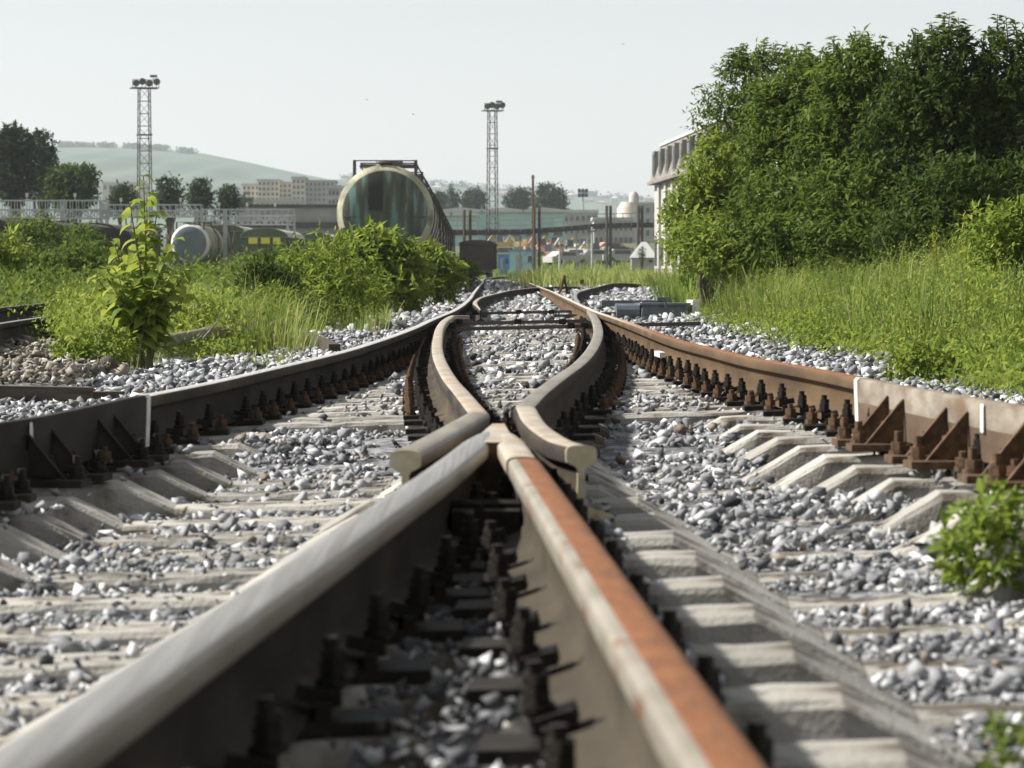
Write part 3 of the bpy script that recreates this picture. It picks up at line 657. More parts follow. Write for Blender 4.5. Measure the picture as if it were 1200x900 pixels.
def shrub(name, base, lobes, leaf, size, ntwig, k, label, cat="bush", group=None, parts=("stem", "foliage"), tl=.3, shoots=0, shoot_h=.5, aspect=.42, stem_r=.02, upw=.4, smat=None, spread=1.0):
    e = empty(name, base, 0, label, cat, group); bz = Vector(base)
    tips = [tuple(Vector(l[0]) + Vector((0, 0, l[1][2] * .4))) for l in lobes]
    P, D, tn = twig_crown(lobes, ntwig, k, tl, upw)
    sz = size * np.exp(rng.normal(0, .28, len(P)))
    sb = limbs((0, 0, -.1), tips, stem_r)
    if shoots:
        SPs, SDs, STs, SSz = [], [], [], []
        for i in range(shoots):
            l = random.choice(sorted(lobes, key=lambda L_: -(L_[0][2] + L_[1][2]))[:2]) if name == "sapling_tree" else random.choice(lobes); a = random.uniform(0, 6.28); q = random.random() ** .5 * .85
            p0 = Vector(l[0]) + Vector((math.cos(a) * q * l[1][0], math.sin(a) * q * l[1][1], l[1][2] * math.sqrt(max(.05, 1 - q * q)) * .85))
            hgt = shoot_h * random.uniform(.4, 1.1); top = p0 + Vector((random.uniform(-.12, .12) * hgt, random.uniform(-.12, .12) * hgt, hgt))
            sb.tube([p0, top], [stem_r * .3, stem_r * .08], 4)
            m = int(7 + 10 * hgt / max(shoot_h, .01))
            for j in range(m):
                t = j / m; pp = p0.lerp(top, t); an = j * 2.4 + random.random()
                for dd in (an, an + math.pi):
                    SPs.append(tuple(pp)); SDs.append((math.cos(dd), math.sin(dd), random.uniform(-.25, .5))); SSz.append(size * random.uniform(1.0, 1.7) * (1.5 - .5 * t)); STs.append(random.uniform(.35, .75))
        P = np.concatenate([P, SPs]); D = np.concatenate([D, SDs]); sz = np.concatenate([sz, SSz]); tn = np.concatenate([tn, STs])
    sb.build(parts[0], smat or M["bark"], e, smooth=60)
    leaves(parts[1], P, D, sz, tn, LEAF[leaf], e, aspect, droop=.15)
    return e
def pxlobes(base, Y, L, depth=1.0):          # ellipses read off the photo (cx, cy, rx, ry, dY) -> lobes relative to base, true size at depth Y
    out = []
    for cx, cy, rx, ry, dy in L:
        c = at(cx, cy, Y + dy) - Vector(base); s = (Y + dy) / F
        out.append((tuple(c), (rx * s, max(rx * s * depth, .1), ry * s)))
    return out
def gbase(px, Y):
    x = (px - 600) * Y / F; return Vector((x, Y, float(ground_z(x, Y))))
TG = "maples of the thicket on the right"
TREES = [  # darker leaf colour at the right end stands in for shadow
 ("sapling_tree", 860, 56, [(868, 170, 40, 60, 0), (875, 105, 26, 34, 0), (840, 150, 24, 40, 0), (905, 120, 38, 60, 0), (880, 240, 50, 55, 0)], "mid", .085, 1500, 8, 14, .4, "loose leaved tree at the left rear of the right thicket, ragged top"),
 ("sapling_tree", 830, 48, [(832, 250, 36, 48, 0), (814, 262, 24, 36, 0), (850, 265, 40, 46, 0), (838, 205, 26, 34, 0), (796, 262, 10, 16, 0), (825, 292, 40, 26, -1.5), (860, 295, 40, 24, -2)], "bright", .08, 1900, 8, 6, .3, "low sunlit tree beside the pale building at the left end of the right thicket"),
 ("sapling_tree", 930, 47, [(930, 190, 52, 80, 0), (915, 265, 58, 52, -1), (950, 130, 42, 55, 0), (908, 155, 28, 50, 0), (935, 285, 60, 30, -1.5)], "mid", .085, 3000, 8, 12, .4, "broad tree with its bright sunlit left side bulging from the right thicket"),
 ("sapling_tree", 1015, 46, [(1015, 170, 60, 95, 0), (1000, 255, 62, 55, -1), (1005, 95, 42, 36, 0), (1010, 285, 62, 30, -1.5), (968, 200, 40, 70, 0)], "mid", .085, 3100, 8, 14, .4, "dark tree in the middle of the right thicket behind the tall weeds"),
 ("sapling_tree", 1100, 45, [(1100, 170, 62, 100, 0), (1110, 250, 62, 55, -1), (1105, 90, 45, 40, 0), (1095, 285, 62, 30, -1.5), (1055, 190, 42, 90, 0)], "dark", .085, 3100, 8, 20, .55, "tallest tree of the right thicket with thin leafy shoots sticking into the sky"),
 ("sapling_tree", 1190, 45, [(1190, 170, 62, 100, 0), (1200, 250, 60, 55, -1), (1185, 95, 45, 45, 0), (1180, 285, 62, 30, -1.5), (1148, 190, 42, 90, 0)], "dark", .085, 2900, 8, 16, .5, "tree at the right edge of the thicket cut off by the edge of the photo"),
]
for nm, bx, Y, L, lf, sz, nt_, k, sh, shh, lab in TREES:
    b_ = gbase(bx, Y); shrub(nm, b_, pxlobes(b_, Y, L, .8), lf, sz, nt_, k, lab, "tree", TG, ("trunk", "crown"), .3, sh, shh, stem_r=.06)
# bushes left of the track
BG = "bushes along the left of the track"
def bush(px, Y, L, lf, sz, n, k, lab, **kw):
    b_ = gbase(px, Y); return shrub("bush", b_, pxlobes(b_, Y, L, .9), lf, sz, n, k, lab, "bush", BG, **kw)
bush(447, 56, [(440, 312, 44, 34, 0), (470, 328, 30, 36, 0), (418, 302, 25, 18, 0), (452, 345, 38, 26, -.5), (438, 290, 30, 14, 0)], "bright", .14, 700, 7, "big bright bush in front of the tank wagon end, leaves like ash", tl=.25, aspect=.36, shoots=10, shoot_h=.2)
bush(512, 68, [(506, 324, 30, 26, 0), (498, 310, 20, 18, 0), (522, 332, 18, 18, 0)], "bright", .13, 420, 7, "smaller bright bush right of the big one, close to the left rail", tl=.25, aspect=.36, shoots=6, shoot_h=.2)
bush(548, 105, [(534, 320, 18, 13, 0), (549, 321, 10, 8, 0)], "mid", .13, 260, 6, "distant low bush at the left of the rails where they vanish", tl=.25)
bush(385, 42, [(385, 335, 45, 40, 0), (365, 305, 28, 20, 0), (400, 350, 40, 25, -.5), (350, 350, 25, 25, 0)], "bright", .11, 620, 7, "willowy bright bush with narrow leaves between the log and the big bush", tl=.3, aspect=.2)
bush(312, 36, [(314, 346, 24, 30, 0), (325, 362, 24, 20, 0), (304, 336, 13, 20, 0)], "dark", .06, 700, 8, "dark fine leaved bush behind the log left of the willowy bush", tl=.25)
bush(830, 50, [(824, 318, 24, 20, 0), (845, 314, 34, 22, 0), (880, 312, 30, 18, 0)], "mid", .07, 500, 7, "low bush hiding the stems at the left foot of the right thicket", tl=.2)
bush(40, 75, [(40, 285, 26, 26, 0), (60, 300, 26, 22, 0), (28, 275, 12, 14, 0)], "mid", .11, 340, 7, "bush against the dark wagons near the left edge")
bush(95, 85, [(92, 288, 22, 20, 0), (108, 296, 20, 16, 0)], "mid", .11, 240, 7, "small bush against the dark wagons left of the tall weed")
bush(8, 48, [(5, 300, 16, 18, 0), (-8, 315, 20, 22, 0)], "bright", .10, 220, 7, "bright leafy bush cut by the left edge of the photo")
bush(60, 56, [(60, 325, 60, 24, 0), (100, 322, 40, 26, 0), (20, 330, 40, 20, 0), (90, 305, 25, 12, 0)], "mid", .085, 1100, 7, "wide low bush spreading beyond the left side track", tl=.25)
bush(1170, 27, [(1172, 282, 34, 24, 0), (1200, 275, 26, 24, 0)], "bright", .06, 420, 8, "yellowish bush rising above the weeds at the right edge", tl=.2)
b_ = gbase(500, 54)
# the tall broad leaved weed
def tall_weed():
    base = gbase(165, 25); s = 25 / F
    e = empty("tall_weed", base, 0, "tall big leaved weed standing alone in the grass left of the track", "weed"); b = MB(); P, D, S, T = [], [], [], []
    stems = [((168, 206), 1.0), ((152, 238), .9), ((184, 248), .9), ((132, 280), .8), ((204, 282), .8), ((172, 232), .95), ((116, 312), .7), ((150, 290), .8), ((192, 305), .8), ((138, 320), .7), ((170, 270), .8), ((212, 322), .7)]
    stems += [((random.uniform(108, 226), random.uniform(305, 350)), .7) for _ in range(7)]
    for (px, py), q in stems:
        top = at(px, py, 25 + random.uniform(-.3, .3)) - base; p0 = Vector((random.uniform(-.1, .1), random.uniform(-.1, .1), -.05)); md = p0.lerp(top, .5) + Vector((-top.x * .15, 0, .06))
        pts = [p0, md, top]; b.tube(pts, [.012, .009, .004], 6)
        for j in range(22):
            t = .3 + .7 * j / 21; pp = (p0.lerp(md, t * 2) if t < .5 else md.lerp(top, t * 2 - 1)); a = j * 2.4 + random.random()
            P.append(tuple(pp)); D.append((math.cos(a), math.sin(a) * .8, random.uniform(-.6, .25))); S.append(random.uniform(.13, .20) * (1.15 - .5 * t)); T.append(random.uniform(.25, .95))
    b.build("stem", M["stem"], e, smooth=60)
    # leaves with several facets: two halves, drooping tips
    P = np.array(P); D = np.array(D); S = np.array(S); D /= np.linalg.norm(D, axis=1, keepdims=True); n = len(P)
    sd_ = np.cross(D, np.tile([0, 0, 1.0], (n, 1)) + rng.normal(0, .3, (n, 3))); sd_ /= np.linalg.norm(sd_, axis=1, keepdims=True); U = np.cross(sd_, D); s1 = S[:, None]
    prof = [(0, .03, 0), (.25, .30, .05), (.5, .34, .03), (.75, .2, -.06), (1, .01, -.22)]; VV = []
    for t, wd, dr in prof:
        c = P + D * s1 * t + U * s1 * dr; VV += [c + sd_ * s1 * wd + U * s1 * wd * .35, c, c - sd_ * s1 * wd + U * s1 * wd * .35]
    V = np.stack(VV, 1).reshape(-1, 3); i = np.arange(n)[:, None] * 15; T_ = []
    for r_ in range(4):
        for c in range(2):
            a = r_ * 3 + c; T_ += [np.concatenate([i + a, i + a + 1, i + a + 4], 1), np.concatenate([i + a, i + a + 4, i + a + 3], 1)]
    tri_mesh("foliage", V, np.concatenate(T_), LEAF["bright"], np.repeat(np.array(T), 15), e, smooth=True)
tall_weed()
def grass(name, P, h, wdt, tone, mat_, label=None, lean=.35, parent=None, tuft=9, spread=.09):
    m = max(1, len(P) // tuft); idx = rng.integers(0, len(P), m); who = rng.integers(0, m, len(P)); C = P[idx][who]       # tufts leaning outwards
    n = len(P); off = np.stack([rng.normal(0, 1, n), rng.normal(0, 1, n), np.zeros(n)], -1); sc_ = spread * (.5 + h[idx][who])
    P = C + off * sc_[:, None]; h = h[idx][who] * rng.uniform(.45, 1.15, n); tone = np.clip(tone[idx][who] + rng.normal(0, .12, n), 0, 1)
    a = np.arctan2(off[:, 1], off[:, 0]) + rng.normal(0, .5, n); ln = np.abs(rng.normal(0, lean, n)) + .25 * np.hypot(off[:, 0], off[:, 1]); L = np.stack([np.cos(a), np.sin(a), np.zeros(n)], -1); b2 = a + rng.uniform(.9, 2.2, n)
    S = np.stack([np.cos(b2), np.sin(b2), np.zeros(n)], -1) * wdt[:, None] * .5; z = np.array([0, 0, 1.0]); hh = h[:, None]
    m = P + z * hh * .62 + L * hh * (ln * .3)[:, None]; t = P + z * hh * (1 - .35 * np.minimum(ln, 1.2)[:, None]) + L * hh * ln[:, None]
    V = np.stack([P - S, P + S, m - S * .8, m + S * .8, t], 1).reshape(-1, 3); i = np.arange(n) * 5
    T = np.concatenate([np.stack([i, i + 1, i + 3], -1), np.stack([i, i + 3, i + 2], -1), np.stack([i + 2, i + 3, i + 4], -1)])
    o = tri_mesh(name, V, T, mat_, np.repeat(tone, 5), parent)
    if label: tag(o, label, "grass", kind="stuff")
    return o
def weedy(name, X, Y, hmax, k, s0, s1, leaf, label, tone=.5):     # small leaves on many invisible-thin stalks, in clumps
    n = len(X); zz = ground_z(X, Y); nc = max(1, n // 14); ci = rng.integers(0, n, nc)[rng.integers(0, nc, n)]
    X2 = X[ci] + rng.normal(0, .14, n); Y2 = Y[ci] + rng.normal(0, .3, n); top = hmax[ci] * rng.uniform(.35, 1.05, n)
    P = np.repeat(np.stack([X2, Y2, zz[ci] + top], -1), k, 0) + rng.normal(0, .045, (n * k, 3)); D = unit(n * k) + np.array([0, 0, .35])
    tn = np.clip(np.repeat(rng.normal(tone, .2, n)[ci], k) + rng.normal(0, .1, n * k), 0, 1)
    o = leaves(name, P, D, rng.uniform(s0, s1, n * k), tn, LEAF[leaf]); tag(o, label, "weeds", kind="stuff"); return o
def region(n, y0, y1, xlo, xhi, pw=1.0):
    Y = y0 + (y1 - y0) * rng.random(n) ** pw; X = xlo(Y) + (xhi(Y) - xlo(Y)) * rng.random(n); return X, Y
# right bank: grass and weeds
def clump_px(n, x0, x1, y0, y1, dz=-.25):
    out = []
    for _ in range(n): out.append(tuple(un(random.uniform(x0, x1), random.uniform(y0, y1), dz)))
    return np.array(out)
X, Y = region(120000, 11, 46, lambda Y: XR(Y), lambda Y: .165 * Y + .5, 1.2); d = X - XR(Y)
h = (.14 + .56 * sm(d, .1, 1.6)) * rng.uniform(.5, 1.2, len(X)) * (.85 + .35 * wob(X, Y, 1.1)); kp = d > rng.random(len(X)) * .5 - .1
X, Y, h = X[kp], Y[kp], h[kp]
grass("tall_grass", np.stack([X, Y, ground_z(X, Y) - .02], -1), np.maximum(h, .08), .004 + .005 * rng.random(len(X)), np.clip(rng.normal(.5, .2, len(X)) + .25 * wob(X, Y, .8) + .3 * wob(X, Y, .37), 0, 1), LEAF["grass"], "tall bright green grass and weeds on the bank right of the tracks")
X, Y = region(11000, 11.5, 44, lambda Y: XR(Y), lambda Y: .165 * Y + .5, 1.2); d = X - XR(Y)
weedy("leafy_weeds", X, Y, (.10 + .58 * sm(d, 0, 1.6)) * (.85 + .35 * wob(X, Y, 1.7)), 5, .022, .055, "bright", "small leafy weeds mixed through the grass of the right bank")
X, Y = region(15000, 46, 125, lambda Y: XR(Y), lambda Y: np.minimum(.165 * Y, XR(Y) + 10)); h = rng.uniform(.3, .9, len(X))
grass("tall_grass", np.stack([X, Y, ground_z(X, Y) - .02], -1), h, .014 + .01 * rng.random(len(X)), np.clip(rng.normal(.5, .2, len(X)), 0, 1), LEAF["grass"], "weeds at the foot of the thicket and the pale building")
P = np.concatenate([clump_px(6000, 782, 930, 342, 384, -.2), clump_px(5000, 930, 1230, 372, 415, -.15)]); P = P[P[:, 0] > XR(P[:, 1]) + .15]; P[:, 2] = ground_z(P[:, 0], P[:, 1]) - .02
h = rng.uniform(.45, .95, len(P)) * (.8 + .35 * wob(P[:, 0], P[:, 1], 1.3)) * sm(P[:, 0] - XR(P[:, 1]), 0, .8)
grass("tall_grass", P, np.maximum(h, .15), .007 + .007 * rng.random(len(P)), np.clip(rng.normal(.62, .2, len(P)), 0, 1), LEAF["grass"], "taller feathery grass standing at the top of the right bank under the thicket", .3, tuft=18)
# left: big clump, verge, far verge
P = np.concatenate([clump_px(6500, 115, 340, 398, 417), clump_px(2400, 75, 200, 412, 443), clump_px(2600, 330, 450, 362, 392), clump_px(1500, 180, 345, 419, 434)]); X, Y = P[:, 0], P[:, 1]
P[:, 2] = ground_z(X, Y) - .02; h = np.where((P[:, 1] < 29) & (P[:, 0] > un(190, 400, -.1).x) & (P[:, 0] < un(316, 385, 0).x), .3, 1) * rng.uniform(.25, .62, len(P)) * np.concatenate([np.full(6500, 1.35), np.full(2400, .42), np.full(2600, .9), np.full(1500, .25)])
grass("tall_grass", P, h, .005 + .006 * rng.random(len(P)), np.clip(rng.normal(.66, .18, len(P)), 0, 1), LEAF["grass"], "clump of tall fresh grass around the log left of the track", .3, tuft=16)
X, Y = region(26000, 36, 150, lambda Y: -.165 * Y - .5, lambda Y: XL(Y) - .25); h = rng.uniform(.3, .8, len(X)); kp = ~((X < -3.5) & (X > -6.0) & (Y < 48)); X, Y, h = X[kp], Y[kp], h[kp]
grass("tall_grass", np.stack([X, Y, ground_z(X, Y) - .02], -1), h, .012 + .012 * rng.random(len(X)), np.clip(rng.normal(.45, .2, len(X)), 0, 1), LEAF["grass"], "grass spreading behind the bushes on the left side of the yard")
P = clump_px(5200, 70, 345, 398, 424); P = P[(P[:, 0] < XL(P[:, 1]) - .15)]
lx = un(186, 400, -.1).x; rx = un(318, 385, 0).x
weedy("leafy_weeds", P[:, 0], P[:, 1], rng.uniform(.15, .55, len(P)) * np.where((P[:, 1] < 29.5) & (P[:, 0] > lx) & (P[:, 0] < rx), .25, 1), 5, .03, .07, "bright", "bright leafy weeds growing through the grass clump around the tall weed", .6)
X, Y = region(16000, 30, 75, lambda Y: -.165 * Y - .5, lambda Y: XL(Y) - .4); kp = ~((X < -3.6) & (X > -5.9) & (Y < 50)); X, Y = X[kp], Y[kp]
weedy("leafy_weeds", X, Y, (.45 + .35 * sm(Y, 35, 55)) * (.8 + .4 * wob(X, Y, .9)), 6, .05, .11, "mid", "leafy weeds between the left side track and the parked wagons", .55)
X, Y = region(16000, 110, 250, lambda Y: .5 + 0 * Y, lambda Y: .06 * Y, 1.0); h = rng.uniform(.5, 1.25, len(X))
kp = (X > .9 - np.maximum(0, Y - 150) * .004) & ((Y > 128) | (X > XR(Y) - .2)); X, Y, h = X[kp], Y[kp], h[kp]
grass("tall_grass", np.stack([X, Y, np.full(len(X), -.3)], -1), h, .03 + .03 * rng.random(len(X)), np.clip(rng.normal(.7, .2, len(X)), 0, 1), LEAF["grass"], "band of yellowish weeds across the yard where the rails vanish", spread=.3)
X, Y = region(9000, 292, 330, lambda Y: np.full(len(Y), -30.0), lambda Y: np.full(len(Y), 16.0)); h = rng.uniform(.4, 1.2, len(X))
grass("tall_grass", np.stack([X, Y, ground_z(X, Y) - .05], -1), h, .06 + .04 * rng.random(len(X)), np.clip(rng.normal(.6, .2, len(X)), 0, 1), LEAF["grass"], "distant weeds behind the end of the rails", spread=.5)
# low leafy weeds at the foot of the tall weed, and the little plant by the right rail
def weedlet(name, px, py, wd, hg, lf, n, size, lab, dz=-.25, aspect=.42, k=7):
    b_ = un(px, py, dz); b_.z = float(ground_z(b_.x, b_.y)); s = b_.y / F
    return shrub(name, b_, [((0, 0, hg * s * .5), (wd * s * .5, wd * s * .4, hg * s * .5))], lf, size, n, k, lab, "weed", None, tl=.06, stem_r=.004, smat=M["stem"], aspect=aspect, upw=.7)
weedlet("low_weed", 112, 442, 95, 60, "bright", 200, .05, "low light green weed at the edge of the rubble below the tall weed")
weedlet("low_weed", 160, 425, 75, 85, "yellow", 150, .035, "yellow flowering weed at the foot of the tall weed", aspect=.3)
weedlet("low_weed", 320, 410, 60, 80, "bright", 120, .05, "bright low weed at the right end of the mossy log")
weedlet("low_weed", 1085, 450, 80, 50, "bright", 150, .045, "broad leaved weed at the foot of the right bank near the guard rail")
weedlet("low_weed", 822, 356, 70, 42, "bright", 190, .06, "leafy weed at the left foot of the right thicket beside the grey switch machine")
weedlet("low_weed", 965, 415, 60, 36, "bright", 110, .035, "low weed at the ballast edge where the right rail turns rusty")
weedlet("green_plant", 1165, 672, 100, 110, "bright", 100, .036, "lone leafy green plant growing out of the ballast near the right edge")
weedlet("green_plant", 1188, 868, 60, 60, "mid", 22, .026, "small blurred plant in the lower right corner")
for i, (px, py) in enumerate(((1096, 266), (1130, 256))):
    b_ = gbase(px, 30); e = empty("flower_stalk", b_, 0, ("thin yellow flower stalk above the right bank left of the yellowish bush", "taller yellow flower stalk beside the yellowish bush", "yellow flower stalk in front of the middle of the right thicket")[i], "flower stalk")
    top = at(px, py, 30) - b_; b = MB().tube([(0, 0, 0), top * .5 + Vector((.02, 0, 0)), top], [.008, .006, .003], 5); b.build("stem", M["stem"], e)
    n = 120; t = rng.uniform(.62, 1, n); P = np.array([tuple(top * float(q)) for q in t]) + rng.normal(0, .018, (n, 3)); leaves("flower_spike", P, unit(n) + [0, 0, .5], rng.uniform(.022, .04, n), rng.uniform(.3, .9, n), LEAF["yellow"], e)
# log, dark beam, old sleeper, big pale stone
def loglike(name, p0, p1, r, m, lab, cat, n=10, seg=7):
    p0, p1 = Vector(p0), Vector(p1); e = empty(name, p0, 0, lab, cat); pts = [(p1 - p0) * (i / seg) + Vector((random.uniform(-.01, .01), random.uniform(-.01, .01), random.uniform(-.012, .012))) for i in range(seg + 1)]
    MB().tube(pts, [r * random.uniform(.88, 1.05) for _ in pts], n).build("trunk" if r > .05 else "beam", m, e, smooth=60); return e
lg = loglike("fallen_log", un(190, 400, -.07), un(314, 380, 0.0), .06, M["log"], "mossy grey log lying in the grass left of the track", "log")
MB().tube([Vector((.35, 0, .03)), Vector((.42, -.15, .10)), Vector((.5, -.2, .2))], [.014, .01, .004], 6).build("branch_stub", M["log"], lg)
a, b_ = un(334, 384, -.12), un(392, 410, -.2)
e = empty("dark_beam", a, 0, "dark wooden beam sloping from the grass down to the left outer rail", "beam"); MB().sweep([(-.05, -.06), (.05, -.06), (.05, .05), (-.05, .05)], [Vector((0, 0, 0)), b_ - a]).build("beam", M["wood"], e)
q = un(30, 470, -.22); e = empty("old_sleeper", q, .1, "dark rotten wooden sleeper lying by the rubble at the left edge", "old sleeper"); b = MB(); b.box((0, 0, .03), (.75, .16, .11), ry=.02); b.box((.1, .2, .0), (.9, .12, .09), rz=.06); b.build("timber", M["wood"], e)
v, t = VAR[3]
for px, py, s, lab in ((30, 392, .075, "dark boulder on top of the brown rubble beside the side track"), (78, 443, .05, "flat pale blue stone at the edge of the rubble by the low weed"), (172, 531, .035, "bright white stone below the white band of the left guard rail"), (1063, 503, .034, "white stone among rusty bolts below the right guard rail")):
    q = un(px, py, -.2); v, t = VAR[random.randrange(16)]
    o = tri_mesh("large_stone", v * s, t, M["stone"], np.full(len(v), .84 if "white" in lab else (.2 if "dark" in lab else .6))); o.location = (q.x, q.y, float(ground_z(q.x, q.y)) + s * .8 + (.03 if "white" in lab else 0)); tag(o, lab, "stone")

# ------------------------------------------------------------------ rolling stock
def tank_end_mat():
    m, nt, p = newmat("tank_end_paint"); N, L = nt.nodes, nt.links; p.inputs["Roughness"].default_value = .6
    tc = N.new("ShaderNodeTexCoord"); sp = N.new("ShaderNodeSeparateXYZ"); L.new(tc.outputs["Object"], sp.inputs[0])
    no = N.new("ShaderNodeTexNoise"); no.inputs["Scale"].default_value = 2.2; no.inputs["Detail"].default_value = 7
    mp = N.new("ShaderNodeMapping"); mp.inputs["Scale"].default_value = (2.4, 1, .35); L.new(tc.outputs["Object"], mp.inputs[0]); L.new(mp.outputs[0], no.inputs["Vector"])
    cr = N.new("ShaderNodeValToRGB"); es = cr.color_ramp.elements; es[0].position = .36; es[0].color = (.04, .048, .03, 1); es[1].position = .62; es[1].color = (.12, .21, .20, 1); e2 = es.new(.52); e2.color = (.075, .085, .05, 1)
    L.new(no.outputs[0], cr.inputs[0])
    def rng_(sock, a, b, c, d):
        r = N.new("ShaderNodeMapRange"); r.inputs[1].default_value = a; r.inputs[2].default_value = b; r.inputs[3].default_value = c; r.inputs[4].default_value = d; L.new(sock, r.inputs[0]); return r.outputs[0]
    sh = N.new("ShaderNodeMath"); sh.operation = 'ADD'; sh.inputs[1].default_value = .28; L.new(sp.outputs["X"], sh.inputs[0])
    ab = N.new("ShaderNodeMath"); ab.operation = 'ABSOLUTE'; L.new(sh.outputs[0], ab.inputs[0])
    n2 = N.new("ShaderNodeTexNoise"); n2.inputs["Scale"].default_value = 3; L.new(tc.outputs["Object"], n2.inputs["Vector"])
    ad = N.new("ShaderNodeMath"); ad.operation = 'MULTIPLY_ADD'; ad.inputs[1].default_value = .12; L.new(n2.outputs[0], ad.inputs[0]); L.new(ab.outputs[0], ad.inputs[2])
    f = rng_(ad.outputs[0], .27, .31, 1, 0); g = rng_(sp.outputs["Z"], .0, .12, 0, 1)
    mu = N.new("ShaderNodeMath"); mu.operation = 'MULTIPLY'; L.new(f, mu.inputs[0]); L.new(g, mu.inputs[1])
    lowr = rng_(sp.outputs["Z"], -.9, .1, 1, 0); mm = N.new("ShaderNodeMath"); mm.operation = 'MULTIPLY'; mm.inputs[1].default_value = .75; L.new(lowr, mm.inputs[0])
    m1 = N.new("ShaderNodeMix"); m1.data_type = 'RGBA'; m1.inputs[7].default_value = (.035, .05, .048, 1); L.new(mm.outputs[0], m1.inputs[0]); L.new(cr.outputs[0], m1.inputs[6])
    m2 = N.new("ShaderNodeMix"); m2.data_type = 'RGBA'; m2.inputs[7].default_value = (.012, .012, .011, 1); L.new(mu.outputs[0], m2.inputs[0]); L.new(m1.outputs[2], m2.inputs[6])
    L.new(m2.outputs[2], p.inputs["Base Color"]); return m
M["tank_end"] = tank_end_mat()
M["tank_rim"] = mat("tank_rim_cream", (.30, .285, .19), (.42, .40, .29), 2.5, .7, c3=(.07, .06, .04), s3=1.3, lo3=.45, hi3=.68)
M["tank_side"] = mat("tank_streaked", (.15, .135, .11), (.66, .64, .58), 2.6, .7, stretch=(.25, 1.6, .25), lo=.45, hi=.62)
M["grey_tank"] = mat("tank_end_slate", (.10, .13, .14), (.14, .17, .17), 1.5, .7)
M["wagon_dark"] = mat("wagon_dark_brown", (.035, .026, .022), (.06, .045, .036), 1.5, .85)
M["wagon_green"] = mat("wagon_green", (.075, .10, .05), (.11, .13, .07), 1.2, .8, c3=(.05, .05, .03), s3=.8)
M["wagon_roof"] = mat("wagon_roof_grey", (.33, .34, .29), (.42, .42, .37), 1.2, .7)
M["yellow"] = mat("yellow_paint", (.62, .60, .05), (.70, .66, .10), 4, .6); M["ochre"] = mat("ochre_paint", (.36, .25, .08), (.48, .34, .12), 1, .75)
def bogie(parent, y):
    b = MB(); b.box((0, y, .62), (1.9, 1.9, .22)); b.box((-.98, y, .5), (.14, 2.1, .3)); b.box((.98, y, .5), (.14, 2.1, .3)); o = b.build("bogie", M["steel_dark"], parent)
    for dy in (-.9, .9):
        for x in (-.76, .76): MB().tube([(x - .06, y + dy, .48), (x + .06, y + dy, .48)], .46, 18).build("wheel", M["steel_dark"], o)
